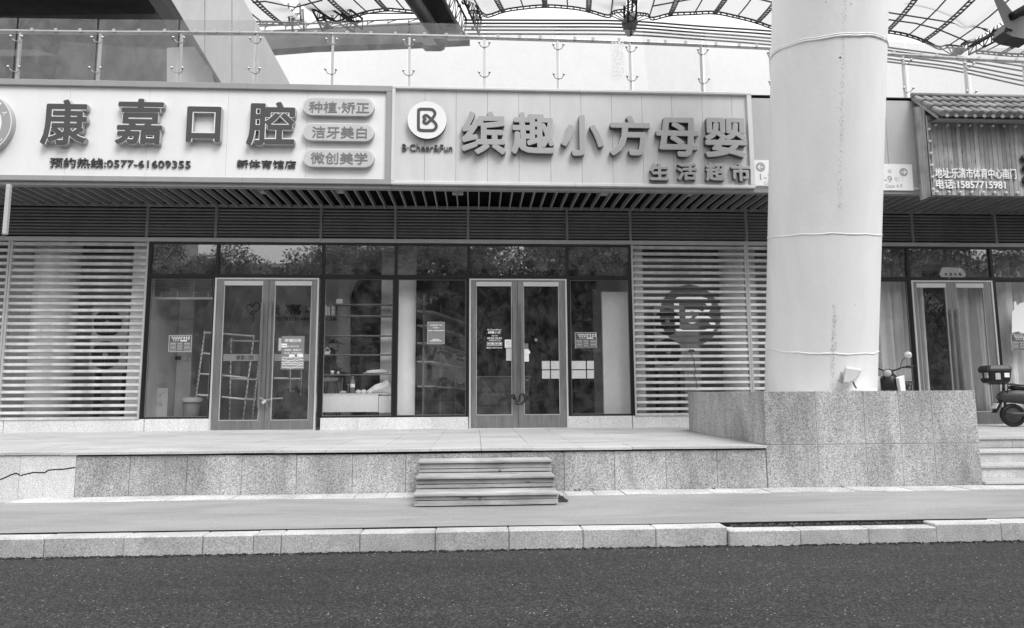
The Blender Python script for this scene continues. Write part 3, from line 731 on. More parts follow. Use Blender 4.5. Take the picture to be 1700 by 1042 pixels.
wallbox('white_return', 'wall_white', FX(1053), FX(1069, 560, YF+.3), YF+.25, YF+.3, ZP+.05, zbe)
wallbox('white_return', 'wall_in_grey', FX(16, 560, YF+.9), FX(52, 560, YF+.9), YF+.85, YF+.9, ZP+.05, zbe)
wallbox('white_return', 'wall_in_grey', FX(1133, 560, YF+.9), FX(1160, 560, YF+.9), YF+.85, YF+.9, ZP+.05, FZ(505))
def ac_unit(px0, py0, px1, py1, label):
    Y = YF+.8; x0, x1, z0, z1 = prect(px0, py0, px1, py1, Y)
    t = empty('air_conditioner', ((x0+x1)/2, Y, ZP), label, 'air conditioner', 'outdoor units behind the louvres')
    MB().box(x0, x1, Y, Y+.35, z0, z1, .015).build('casing', 'light', t)
    for k in (0, 1):
        zc = z0+(z1-z0)*(.26+.48*k); R_ = (z1-z0)*.21; cx = (x0+x1)/2-.05
        b = MB().lathe([(R_, 0), (R_, -.012), (R_*.96, -.012)], (cx, Y-.001, zc), 'y', 24)
        b.lathe([(R_*.96, -.004), (.001, -.004)], (cx, Y, zc), 'y', 24); b.build('fan_recess', 'black', t)
        b = MB()
        for q in range(1, 7): rr = R_*q/6.5; b.tube([(cx+rr*math.cos(a*PI/10), Y-.018, zc+rr*math.sin(a*PI/10)) for a in range(21)], .004, 4, False)
        for a in range(12): b.tube([(cx+R_*.15*math.cos(a*PI/6), Y-.016, zc+R_*.15*math.sin(a*PI/6)), (cx+R_*math.cos(a*PI/6), Y-.016, zc+R_*math.sin(a*PI/6))], .004, 4)
        b.build('fan_grille', 'mid', t); MB().lathe([(.001, -.022), (R_*.2, -.022), (R_*.2, -.01)], (cx, Y, zc), 'y', 12).build('fan_hub', 'light', t)
    for xx in (x0+.08, x1-.14): MB().box(xx, xx+.06, Y+.02, Y+.3, ZP+.04, z0).build('foot', 'mid', t)
ac_unit(150, 508, 212, 618, 'double fan outdoor air conditioner behind the left louvre screen beside the pale column')
ac_unit(1086, 507, 1138, 612, 'double fan outdoor air conditioner behind the louvre screen with the round emblem')
# ================================================================== INTERIOR THINGS, LEFT SHOP
YI = YF+1.0
hp = [(432, 519), (436, 513)]
logo = empty('wall_lettering', at(480, 520, Y=YB-.03), 'dark clinic name and heart shaped tooth emblem on the back wall of the left shop', 'wall lettering')
hh = [(412, 517), (409, 511), (410.5, 507), (414, 505.5), (417, 507), (419.5, 508.2), (422, 505), (425.5, 502.5), (429.5, 503), (431, 507.5), (430, 512), (427, 516), (423, 520), (418, 521.5), (415.5, 520), (417.5, 517.5), (422, 516), (425, 515.5)]
ribbon('heart_emblem', 'print_dark', logo, smooth_path([(at(a, b_, Y=YB-.01).x, at(a, b_, Y=YB-.01).z) for a, b_ in hh], 4), .03, YB-.02, .01)
for k in range(6):
    y = 522+k*2.1; wd = 5.2-k*.55
    ribbon('screw_thread', 'print_dark', logo, [(at(a, b_, Y=YB-.01).x, at(a, b_, Y=YB-.01).z) for a, b_ in ((417.5+k*.5, y+1.4), (417.5+wd, y+.6), (417.5+wd*1.9, y-1.2))], .018, YB-.02, .01)
for ch, a, b_ in (('康', 440, 465.5), ('嘉', 472, 499.5), ('口', 507, 530), ('腔', 538, 563)):
    ptext('letter', ch, 'print_dark', logo, a, 504.5 if ch != '口' else 508, b_, 522 if ch != '口' else 519, YB-.03, .025, .015)
ptext('slogan', 'GOOD TEETH ARE DELICIOUS', 'print_dark', logo, 440.5, 526.5, 559, 532, YB-.03, .02, .012)
def rack(label, posts, rungs, mat='wall_white', Y=YI, D=.45):
    p0 = at(posts[0][2], posts[0][3], Y=Y)
    t = empty('metal_rack', (p0.x, Y, ZP), label, 'rack')
    for q in posts:
        a = at(q[0], q[1], Y=Y+q[4]); b_ = at(q[2], q[3], Y=Y+q[4]); MB().tube([a, b_], .018, 6).build('upright', mat, t)
        n = 16; mb = MB()
        for k in range(1, n): c = a+(b_-a)*k/n; mb.box(c.x-.006, c.x+.006, c.y-.021, c.y-.017, c.z-.022, c.z+.022)
        mb.build('slot', 'dark', t)
    for q in rungs:
        a = at(q[0], q[1], Y=Y+q[4]); b_ = at(q[2], q[3], Y=Y+q[4]); MB().tube([a, b_], .02, 6).build('crossbar', mat, t)
rack('tall leaning pale metal rack frame behind the left leaf of the left glass door',
     [(421.8, 555.6, 403, 700, 0), (384, 561, 381, 700, .5), (430, 600, 418, 700, .5)], [(371, 553.5, 421.8, 557.7, 0), (369.5, 622.8, 411, 627, 0), (368.5, 658.5, 407, 663, 0), (384, 565, 430, 566, .5), (382, 628, 428, 630, .5), (381, 660, 425, 663, .5)])
rack('low metal rack frame standing behind the right leaf of the left glass door',
     [(481.5, 600, 481.5, 650, 0), (500.5, 600, 499, 655, 0.1)], [(455, 627.5, 481, 628, 0), (455, 661.5, 470, 661, 0), (481, 629, 500, 628, 0)])
rack('narrow pale step rack with rounded rungs beside the litter bin in the left window',
     [(340, 549, 325, 662, 0), (350.5, 585, 345, 662, .4)], [(340, 551.5, 358, 552, 0), (335.5, 586, 358, 588, 0), (330.5, 620, 358, 622, 0), (326, 655, 358, 657, 0)])
def lump(name, c, sx, sy, sz, mat, parent, seed=0, amp=.25, seg=18, ring=12, flat=True):
    rg = random.Random(seed); b = MB(); ph = [(rg.uniform(1, 4), rg.uniform(1, 4), rg.uniform(0, 6), rg.uniform(.3, 1)) for _ in range(7)]
    vs = []
    for i in range(ring+1):
        a = PI*i/ring
        for k in range(seg):
            q = 2*PI*k/seg; r = 1+amp*sum(w_*math.sin(f1*a*2+f2*q+p_) for f1, f2, p_, w_ in [(round(u), round(v), p, w) for u, v, p, w in ph])/4+rg.uniform(-.04, .04)*(0 < i < ring)
            vs.append((c[0]+sx*r*math.sin(a)*math.cos(q), c[1]+sy*r*math.sin(a)*math.sin(q), max(c[2]+sz*r*math.cos(a), c[2]-sz*.8)))
    b.add(vs, [(i*seg+k, (i+1)*seg+k, (i+1)*seg+(k+1) % seg, i*seg+(k+1) % seg) for i in range(ring) for k in range(seg)], not flat)
    return b.build(name, mat, parent)
p = at(485, 690, Y=YI+.1); bg_ = lump('cloth_bundle', (p.x, YI+.3, ZP+.42), .42, .25, .45, 'poster_dark', None, 4, .3, 28, 18, False)
tag(bg_, 'dark shapeless covered bundle on the floor behind the right leaf of the left door', 'bundle')
# litter bin
p = at(317, 690, Y=YI); zt_ = at(317, 660, Y=YI).z
bn = empty('litter_bin', (p.x, YI, ZP), 'pale round litter bin with a wider lid in the left window', 'bin'); r = .19
MB().lathe([(.001, 0), (r*.78, 0), (r*.95, zt_-ZP-.1), (.001, zt_-ZP-.1)], (p.x, YI, ZP+.003), 'z', 24).build('bin_body', 'mid', bn)
MB().lathe([(r*1.08, zt_-ZP-.1), (r*1.15, zt_-ZP-.03), (r*.9, zt_-ZP), (.001, zt_-ZP+.01)], (p.x, YI, ZP+.003), 'z', 24).build('bin_lid', 'light', bn)
x0, x1, z0, z1 = prect(248, 644, 278, 690, YI-.3)
lb = tag(MB().box(x0, x1, YI-.3, YI-.28, ZP+.003, z1, .004).build('leaning_board', 'light'), 'pale scribbled board standing on the floor at the left edge of the left window', 'board')
b = MB(); rg = random.Random(5)
for k in range(7):
    cx = rg.uniform(x0+.08, x1-.08); cz = rg.uniform(z0+.2, z1-.1); b.tube([(cx+rg.uniform(-.04, .04), YI-.303, cz+rg.uniform(-.05, .05)) for _ in range(4)], .003, 4)
b.build('scribble', 'mid', lb)
ctl = empty('switch_plate', at(303, 594, Y=YF+.4), 'row of small switch plates on the inner wall of the left window', 'switch plate')
ctlw = MB().box(FX(242), FX(318, 590, YF+1.5), YF+1.5, YF+1.6, ZP, zc_).build('inner_wall', 'wall_in_grey', bl)
for q in ((291, 591, 300, 597), (305, 590, 311, 599), (312, 590, 317.5, 599)): pbox('switch', 'black' if q[0] < 300 else 'light', ctl, *q, YF+1.47, .025)
# curtain box with a slatted blind at the top of the left window
bln = empty('window_blind', at(300, 480, Y=YF+.35), 'drawn-up slatted blind at the top of the left window', 'blind')
for k in range(12):
    x0, x1, z0, z1 = prect(250, 462+k*2.6, 353, 463.6+k*2.6, YF+.35); box('slat', 'mid', bln, x0, x1, YF+.33, YF+.36, z0, z1)
pbox('bottom_rail', 'light', bln, 250, 493, 353, 496.5, YF+.33, .04)
for q in (267, 294, 321, 345): pbox('cord', 'light', bln, q, 483, q+1.2, 493, YF+.31, .01)
# glass shelving unit in the second window
YS = YF+.35
sh = empty('glass_shelf_unit', at(592, 690, Y=YS), 'glass shelf unit with a white cabinet base in the window right of the left door', 'shelf unit')
sp = (504, 523, 556, 588, 621)
for y in sp: x0, x1, z0, z1 = prect(535, y, 651, y+1.2, YS); box('glass_shelf', 'mid', sh, x0, x1, YS, YS+.3, z0, z1)
for q in (535.5, 650.5): x0, x1, z0, z1 = prect(q-.7, 504, q+.7, 655, YS); box('upright', 'mid', sh, x0, x1, YS-.01, YS+.01, z0, z1)
for a, c, y0, y1 in ((532.5, 628, 655, 684), (628.8, 650.5, 657, 685)):
    x0, x1, z0, z1 = prect(a, y0, c, y1, YS-.05); box('cabinet_front', 'white', sh, x0, x1, YS-.05, YS+.3, z0, z1, .004)
x0, x1, z0, z1 = prect(532.5, 653.5, 651, 655, YS-.06); box('cabinet_top', 'white', sh, x0, x1, YS-.06, YS+.32, z0+.003, z1+.006)
ztopc = z1+.006
def sz(y): return at(592, y, Y=YS).z+.001
def small(name, mat, px0, py0, px1, py1, d, label, cat, group=None):
    x0, x1, z0, z1 = prect(px0, py0, px1, py1, YS+.05); return tag(box(name, mat, None, x0, x1, YS+.05, YS+.05+d, z0, z1, .004), label, cat, group)
small('paper_card', 'white', 558, 496, 568.6, 503.6, .03, 'small blank white card standing on the topmost glass shelf', 'card')
for i, (a, y0, lab) in enumerate(((537, 506, 'upper left'), (537, 514.8, 'lower left'), (542.5, 506, 'upper middle'), (542.5, 514.8, 'lower middle'), (550, 506, 'upper right'), (550, 514.8, 'lower right'))):
    small('carton', 'white' if a < 540 else 'light', a, y0, a+5.3, y0+8, .14, f'{lab} small carton in the stack at the left end of the second glass shelf', 'carton', 'small cartons on the second shelf')
hc = empty('house_card', at(543, 587, Y=YS+.05), 'little white house shaped card with an open gable on the fourth glass shelf', 'card')
pbox('card_base', 'white', hc, 539, 583, 547.5, 588, YS+.04, .03)
ribbon('card_gable', 'white', hc, [(at(a, b_, Y=YS+.05).x, at(a, b_, Y=YS+.05).z) for a, b_ in ((538, 583), (543, 576), (549, 583))], .012, YS+.05, .02)
p = at(551.5, 621, Y=YS+.12)
cu = empty('paper_cup', p, 'small white paper cup on the lowest glass shelf', 'cup'); MB().lathe([(.001, .001), (.032, .001), (.042, .078), (.038, .078), (.03, .01), (.001, .01)], p, 'z', 16).build('cup', 'white', cu)
p = at(561.5, 621, Y=YS+.12); tag(MB().ball((p.x, p.y, p.z+.03), .03, 14, 10).build('white_ball', 'white'), 'small white ball right of the paper cup on the lowest glass shelf', 'ball')
def bottle(px, h, r, Y, label, z=None, mat='mid', lab=True):
    p = at(px, 655, Y=Y); z = ztopc if z is None else z
    t = empty('plastic_bottle', (p.x, Y, z), label, 'bottle', 'bottles on the cabinet')
    MB().lathe([(.001, 0), (r, 0), (r, h*.62), (r*.9, h*.7), (r*.38, h*.88), (r*.38, h*.94)], (p.x, Y, z+.001), 'z', 16).build('bottle_body', mat, t)
    MB().lathe([(r*.45, h*.94), (r*.45, h), (.001, h)], (p.x, Y, z+.001), 'z', 12).build('cap', 'light' if lab else 'white', t)
    if lab: MB().lathe([(r*1.02, h*.36), (r*1.02, h*.56)], (p.x, Y, z), 'z', 16).build('bottle_label', 'print_white', t)
bottle(585, .37, .05, YS+.1, 'tall clear plastic bottle with a white label on the cabinet top'); bottle(578, .2, .036, YS+.12, 'short dark bottle with a white cap beside the tall bottle', mat='dark', lab=False)
p = at(627, 614, Y=YS+.15); tag(lump('plastic_bag', (p.x, p.y, sz(621)+.04), .27, .11, .055, 'bag', None, 3, .45, 26, 12), 'flat crumpled clear plastic bag on the lowest glass shelf', 'bag')
bw2 = MB(); pts = [(611, 654), (613, 645), (622, 639), (634, 634), (643, 627.5), (647, 636), (650, 654)]
P = [at(a, b_, Y=YS+.1) for a, b_ in pts]; top = [(q.x, YS+.12+.03*math.sin(i*2.3), q.z) for i, q in enumerate(P)]
vs = [(q[0], q[1], max(q[2], ztopc+.002)) for q in top]; cx = sum(q[0] for q in vs)/7; fr = (cx+.03, YS-.0, ztopc+.1); bk_ = (cx, YS+.28, ztopc+.08)
bw2.add(vs+[fr, bk_, (cx-.12, YS+.02, ztopc+.07), (cx+.14, YS+.03, ztopc+.16)], [(0, 1, 9), (1, 2, 9), (2, 7, 9), (2, 3, 7), (3, 10, 7), (3, 4, 10), (4, 5, 10), (5, 6, 10), (6, 7, 10), (6, 0, 7), (0, 9, 7), (1, 0, 8), (2, 1, 8), (3, 2, 8), (4, 3, 8), (5, 4, 8), (6, 5, 8)])
tag(bw2.build('paper_bag', 'white'), 'big creased white paper bag slumped at the right end of the cabinet top', 'bag')
for i, (px, rx_, lab) in enumerate(((595, .06, 'left'), (604, .06, 'middle'), (614, .07, 'right'))):
    p = at(px, 652, Y=YS+.12); tag(lump('food_packet', (p.x, p.y, ztopc+.04), rx_, .06, .045, 'bag', None, i+9, .2, 14, 8), f'{lab} crumpled white food packet in front of the paper bag on the cabinet top', 'packet', 'food packets on the cabinet top')
p = at(570, 652, Y=YS+.12); tag(lump('snack_packet', (p.x, p.y, ztopc+.03), .08, .06, .03, 'light', None, 22, .2, 14, 8), 'flat patterned snack packet left of the short dark bottle', 'packet')
# arched black opening, white return
ar = [(581, 700)]+[(581+26*(1-math.cos(t*PI/2/8)), 500-40*math.sin(t*PI/2/8)) for t in range(9)]+[(633, 460), (633, 700)]
YA = YF+2.2
xa_, xb_ = at(535, 560, Y=YA).x, at(581, 560, Y=YA).x
wallA = ppoly('arch_wall', 'wall_in_grey', bl, [(560, 462), (607, 460)]+[(q[0], q[1]) for q in ar[9:0:-1]]+[(581, 705), (560, 705)][::1], YA, .1)
MB().box(FX(632, 560, YF+.75), FX(655, 560, YF+.75), YF+.75, YF+.85, ZP+.002, zc_).build('white_return', 'wall_white', bl)
# person seated on a high stool behind the shelves, seen from the side
YP = YF+1.35
def pt(px, py, dy=0): return at(px, py, Y=YP+dy)
stl = empty('high_stool', (pt(551, 632).x, YP, ZP), 'high stool with a pale padded seat and low back behind the glass shelves', 'stool')
x0, x1, z0, z1 = prect(536, 627, 564, 633, YP); MB().box(x0, x1, YP-.22, YP+.22, z0, z1, .02).build('seat', 'light', stl)
x0b, x1b, z0b, z1b = prect(535, 602, 539.5, 627, YP); MB().box(x0b, x1b, YP-.2, YP+.2, z0b, z1b+.0, .01).build('backrest', 'light', stl)
for sx in (-1, 1):
    for sy in (-1, 1): MB().tube([((x0+x1)/2+sx*.1, YP+sy*.12, z0), ((x0+x1)/2+sx*.2, YP+sy*.2, ZP+.004)], .015, 6).build('leg', 'dark', stl)
per = empty('person', (pt(551, 632).x, YP, ZP), 'person in dark coat and cap sitting sideways on a high stool behind glass shelves', 'person')
def skin(name, verts, edges, radii, mat, parent, root=0, sub=2):
    me = bpy.data.meshes.new(name); me.from_pydata([tuple(v) for v in verts], edges, []); o = bpy.data.objects.new(name, me); C.objects.link(o)
    md = o.modifiers.new('skin', 'SKIN'); md.use_smooth_shade = True
    for i, r in enumerate(radii): me.skin_vertices[0].data[i].radius = (r, r) if not isinstance(r, tuple) else r; me.skin_vertices[0].data[i].use_root = (i == root)
    o.modifiers.new('sub', 'SUBSURF').levels = sub; bpy.context.view_layer.update()
    m2 = bpy.data.meshes.new_from_object(o.evaluated_get(bpy.context.evaluated_depsgraph_get())); bpy.data.objects.remove(o)
    m2.name = name; m2.materials.clear(); m2.materials.append(M[mat]); n = bpy.data.objects.new(name, m2); C.objects.link(n)
    n.parent = parent; n.location = -ORG[parent.name]; ORG[n.name] = Vector((0, 0, 0)); return n
zsat = z1; hx = (x0+x1)/2-.03
V_ = [(hx, YP, zsat+.12), (hx-.02, YP, zsat+.32), (hx+.0, YP, zsat+.50), (hx+.03, YP, zsat+.60), (hx+.05, YP, zsat+.68), (hx+.07, YP, zsat+.76),
      (hx, YP-.19, zsat+.50), (hx+.05, YP-.24, zsat+.24), (hx+.24, YP-.15, zsat+.17), (hx, YP+.19, zsat+.50), (hx+.05, YP+.24, zsat+.24), (hx+.24, YP+.15, zsat+.17),
      (hx+.05, YP-.1, zsat+.08), (hx+.38, YP-.12, zsat+.07), (hx+.36, YP-.12, zsat-.36), (hx+.46, YP-.12, zsat-.42), (hx+.05, YP+.1, zsat+.08), (hx+.38, YP+.12, zsat+.07), (hx+.36, YP+.12, zsat-.36), (hx+.46, YP+.12, zsat-.42)]
E_ = [(0, 1), (1, 2), (2, 3), (3, 4), (4, 5), (2, 6), (6, 7), (7, 8), (2, 9), (9, 10), (10, 11), (0, 12), (12, 13), (13, 14), (14, 15), (0, 16), (16, 17), (17, 18), (18, 19)]
R_ = [.15, .16, .15, .065, .08, .075, .085, .055, .04, .085, .055, .04, .09, .07, .045, .035, .09, .07, .045, .035]
skin('coat', V_, E_, R_, 'cloth_dark', per)
hc_ = Vector((hx+.075, YP, zsat+.74)); head = MB().ball(hc_, .105, 20, 14, (1.02, .8, 1.2))
head.ball(hc_+Vector((.105, 0, -.015)), .02, 8, 6, (1, .7, 1.3)); head.ball(hc_+Vector((-.0, -.083, -.01)), .025, 8, 6, (.8, .4, 1.2)); head.ball(hc_+Vector((.0, .083, -.01)), .025, 8, 6, (.8, .4, 1.2)); head.ball(hc_+Vector((.07, 0, -.095)), .04, 10, 6)
head.build('head', 'skin', per)
MB().ball(hc_+Vector((.092, -.03, .02)), .012, 8, 6).ball(hc_+Vector((.092, .03, .02)), .012, 8, 6).build('eye', 'print_dark', per)
cp = MB().lathe([(.112, 0), (.11, .04), (.08, .085), (.001, .1)], hc_+Vector((-.005, 0, .045)), 'z', 20); cp.hexa([hc_+Vector(v) for v in ((.07, -.07, .05), (.2, -.05, .035), (.2, .05, .035), (.07, .07, .05))], [hc_+Vector(v) for v in ((.07, -.07, .06), (.2, -.05, .045), (.2, .05, .045), (.07, .07, .06))]); cp.build('cap', 'cloth_dark', per)
for sy in (-1, 1):
    h0 = Vector((hx+.26, YP+sy*.15, zsat+.17)); vs = [h0, h0+Vector((.07, 0, -.01))]; ed = [(0, 1)]; rr = [.022, .028]
    for k, (oy, ln) in enumerate(((-.027, .06), (-.009, .068), (.009, .066), (.027, .052))):
        vs += [h0+Vector((.08, oy, -.012)), h0+Vector((.08+ln*.6, oy, -.02)), h0+Vector((.08+ln, oy, -.035))]; i = len(vs)-3; ed += [(1, i), (i, i+1), (i+1, i+2)]; rr += [.01, .009, .007]
    vs += [h0+Vector((.03, -.03*sy, -.01)), h0+Vector((.065, -.05*sy, -.02))]; i = len(vs)-2; ed += [(0, i), (i, i+1)]; rr += [.012, .009]
    skin('hand', vs, ed, rr, 'skin', per, 0, 1)
# ---- second shop: wire gondola shelving receding behind the window
gx = empty('wire_shelving', at(720, 690, Y=YF+2), 'long wire mesh shop shelving with pale shelf edges running back from the third window', 'shelving')
ga = [at(692, y, Y=YF+1.1) for y in (517, 541, 570, 601, 642)]; gb = [at(770, y, Y=YF+3.6) for y in (543, 565, 591, 616, 648)]
for a, b_ in zip(ga, gb):
    dpt = Vector((.35, .05, 0)); MB().hexa([a, b_, b_+dpt, a+dpt], [a+Vector((0, 0, .03)), b_+Vector((0, 0, .03)), b_+dpt+Vector((0, 0, .03)), a+dpt+Vector((0, 0, .03))]).build('shelf', 'light', gx)
b = MB(); n = 60
for k in range(n+1):
    a = ga[0]+(gb[0]-ga[0])*k/n+Vector((.18, 0, 0)); b_ = Vector((a.x, a.y, ZP+.05)); b.box(a.x-.004, a.x+.004, a.y-.004, a.y+.004, ZP+.05, a.z+.25)
for k in range(14):
    z = ZP+.1+k*.17; a = Vector((ga[0].x+.18, ga[0].y, z)); c = Vector((gb[0].x+.18, gb[0].y, z)); b.tube([a, c], .004, 4)
b.build('wire_mesh', 'mid', gx)['kind'] = 'stuff'
for t_ in (0, .33, .66, 1): a = ga[0]+(gb[0]-ga[0])*t_; MB().box(a.x+.14, a.x+.18, a.y-.02, a.y+.02, ZP+.003, a.z+.3).build('upright', 'mid', gx)
ct = empty('counter', at(830, 690, Y=YF+1.6), 'dark low shop counter behind the left leaf of the second door', 'counter')
x0, x1, z0, z1 = prect(792, 626, 880, 690, YF+1.6); MB().box(x0, x1, YF+1.6, YF+2.2, ZP+.003, z1, .01).build('counter_body', 'poster_dark', ct); MB().box(x0-.03, x1+.03, YF+1.57, YF+2.23, z1+.001, z1+.03).build('counter_top', 'mid', ct)
for q in (650, 672): x0a, x1a, za, zb = prect(793, q, 848, q+1, YF+1.59); box('panel_line', 'black', ct, x0a, x1a, YF+1.592, YF+1.6, za, zb)
# curtains of the restaurant at the right
def curtain(px0, px1, Y, label, py0=410, slant=0, lift=0):
    x0, x1 = at(px0, 560, Y=Y).x, at(px1, 560, Y=Y).x; b = MB(); n = max(24, int((x1-x0)/.022)); nz = 10; z1 = at(px0, py0, Y=Y).z; z0 = ZP+.03
    rg = random.Random(int(px0)); ph = rg.uniform(0, 6); vs = []
    for j in range(nz+1):
        for i in range(n+1):
            u = i/n; x = x0+(x1-x0)*u+slant*(1-j/nz)*(1)*(1 if px0 < 1600 else 0); f = x*2*PI/.27+ph+.8*math.sin(x*5+ph)
            vs.append((x+.02*math.sin(f*.5+j*.1), Y+.085*math.sin(f+.15*math.sin(j*.6))+.03*math.sin(2.3*f), z0+(z1-z0)*j/nz))
    b.add(vs, [(j*(n+1)+i, j*(n+1)+i+1, (j+1)*(n+1)+i+1, (j+1)*(n+1)+i) for j in range(nz) for i in range(n)], True)
    o = b.build('curtain', 'curtain'); md = o.modifiers.new('thick', 'SOLIDIFY'); md.thickness = .004
    return tag(o, label, 'curtain', 'pleated curtains in the restaurant windows')
curtain(1448, 1514, YF+.35, 'pleated grey curtain in the window beside the big column, behind the parked moped')
curtain(1519, 1532, YF+.4, 'narrow curtain pulled to the left edge of the restaurant door', slant=.12)
curtain(1593, 1650, YF+.4, 'full length pleated curtain behind the right leaf of the restaurant door')
curtain(1656, 1790, YF+.35, 'pleated curtain at the right edge of the photograph behind the torn white notice')
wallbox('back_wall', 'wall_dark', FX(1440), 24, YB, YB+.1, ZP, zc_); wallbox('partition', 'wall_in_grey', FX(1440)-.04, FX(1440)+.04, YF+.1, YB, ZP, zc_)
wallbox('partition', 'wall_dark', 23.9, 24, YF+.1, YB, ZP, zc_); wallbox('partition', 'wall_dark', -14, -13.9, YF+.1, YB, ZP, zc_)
# ================================================================== SHOP SIGNS
def sign_panels(t, mat, joints, y0, y1, Y, d, gap=.002):
    for a, c in zip(joints[:-1], joints[1:]):
        x0, x1 = at(a, (y0+y1)/2, Y=Y).x, at(c, (y0+y1)/2, Y=Y).x; box('sign_panel', mat, t, x0+gap, x1-gap, Y, Y+d, z0s, z1s, .001)
YS1 = YC-.02
xa, xb, zA, zB = prect(-200, 141, 650, 303, YS1)
zA, zB = at(320, 302.5, Y=YS1).z, at(320, 137, Y=YS1).z
s1 = empty('shop_sign', ((xa+xb)/2, YS1, zA), 'white dental clinic signboard with four big dark raised characters and three pill plaques', 'shop sign')
xr = at(651, 220, Y=YS1).x; xi = at(641, 220, Y=YS1).x; z0s, z1s = zA+.10, zB-.115
sign_panels(s1, 'sign_white', [-200, -20, 112, 245, 377, 509, 641], 148, 293, YS1+.03, .04)
for nm, a in (('frame_bottom', (zA, zA+.10)), ('frame_top', (zB-.115, zB))):
    for a0, a1 in ((-200, 113), (113, 407), (407, 651)):
        box(nm, 'fascia', s1, at(a0, 220, Y=YS1).x+.001, at(a1, 220, Y=YS1).x-.001, YS1-.03, YS1+.06, a[0], a[1], .006)
box('frame_side', 'fascia', s1, xi, xr, YS1-.028, YS1+.058, zA+.1005, zB-.1155, .004)
YL1 = YS1-.09
def bigchar(t, ch, px0, py0, px1, py1, Y, depth, face, edge, body, off, ew=.012, slope=0):
    l = empty('character', (at((px0+px1)/2, 220, Y=Y).x, Y, at(790, py1, Y=Y).z), parent=t)
    bw = off*.62
    ptext('character_body', ch, body, l, px0, py0, px1, py1, Y+.004, depth-.006, bold=bw)
    if ew:
        ptext('character_rim', ch, edge, l, px0, py0, px1, py1, Y, .003, bold=bw*1.02)
        ptext('character_face', ch, face, l, px0+.5, py0+.5, px1-.5, py1-.5, Y-.005, .0025, bold=bw-ew)
    else: ptext('character_face', ch, face, l, px0, py0, px1, py1, Y-.001, .0045, bold=bw*1.01)
    return l
for ch, b4 in (('康', (68, 164, 145, 241)), ('嘉', (192, 163, 271, 240)), ('口', (309, 176, 367, 236)), ('腔', (409, 168, 490, 242))):
    bigchar(s1, ch, *b4, YL1, .1, 'letter_dark', 'letter_edge', 'letter_side', .055, .013)
ptext('phone_lettering', '预约热线:0577-61609355', 'letter_dark', s1, 82, 262.5, 316, 278.5, YS1-.0, .028, .006)
ptext('branch_lettering', '新体育馆店', 'letter_dark', s1, 393, 265, 491, 278.5, YS1-.0, .028, .012)
for y0, y1, s_, tb in ((162, 191.5, '种植·矫正', (513, 168.5, 613, 187)), (204, 233.5, '洁牙美白', (518, 209.5, 609, 229)), (247, 277, '微创美学', (515.5, 252.5, 610, 272))):
    x0, x1, z0, z1 = prect(502.5, y0, 621, y1, YS1-.07); r = (z1-z0)/2; cz = (z0+z1)/2
    def cap(g): return [(x1-r+(r+g)*math.cos(a), cz+(r+g)*math.sin(a)) for a in [-PI/2+PI*k/12 for k in range(13)]]+[(x0+r-(r+g)*math.cos(a), cz+(r+g)*math.sin(a)) for a in [PI/2-PI*k/12 for k in range(13)]]
    pl = empty('plaque', ((x0+x1)/2, YS1, z0), parent=s1)
    MB().prism(cap(0), YS1-.07, YS1+.03).build('plaque_body', 'letter_side', pl); MB().prism(cap(-.006), YS1-.072, YS1-.0705).build('plaque_rim', 'letter_edge', pl); MB().prism(cap(-.018), YS1-.075, YS1-.0725).build('plaque_face', 'pill', pl)
    ptext('plaque_lettering', s_, 'mid', pl, *tb, YS1-.083, .0075, .012)
# round clinic emblem cut by the left edge of the frame
ce = at(-36.6, 204, Y=YS1-.09); k_ = (ce-EYE).dot(fw)/F_PX
em = empty('round_emblem', (ce.x, YS1, ce.z), parent=s1)
def disc(nm, mat, par, c, R_, y0, y1, seg=48, R0=0):
    b = MB()
    if R0: b.lathe([(R_, y1-y0), (R_, 0), (R0, 0), (R0, y1-y0)], (c.x, y0, c.z), 'y', seg, False)
    else: b.lathe([(.001, 0), (R_, 0), (R_, y1-y0), (.001, y1-y0)], (c.x, y0, c.z), 'y', seg, False)
    return b.build(nm, mat, par)
disc('emblem_body', 'letter_side', em, ce, 54.2*k_, YS1-.09, YS1+.03); disc('emblem_rim', 'letter_edge', em, ce, 53.9*k_, YS1-.093, YS1-.0905, R0=52.6*k_)
disc('emblem_ring', 'letter_mid', em, ce, 52.6*k_, YS1-.093, YS1-.0905, R0=38*k_); disc('emblem_centre', 'white', em, ce, 38*k_, YS1-.092, YS1-.0905)
for word, a0, da, flip in (('KANGJIA', 158, -22.5, 1), ('CLINIC', 238, 17, -1)):
    for i, c_ in enumerate(word):
        a = math.radians(a0+da*i); rr = 45.3*k_; cx, cz = ce.x+rr*math.cos(a), ce.z+rr*math.sin(a); h = 4.4*k_; wd = h*(.35 if c_ == 'I' else .8)
        text('emblem_letter', c_, 'letter_edge', em, cx-wd, cx+wd, cz-h, cz+h, YS1-.097, YS1-.0935, .0, 2, rot=(a-PI/2 if flip > 0 else a+PI/2))
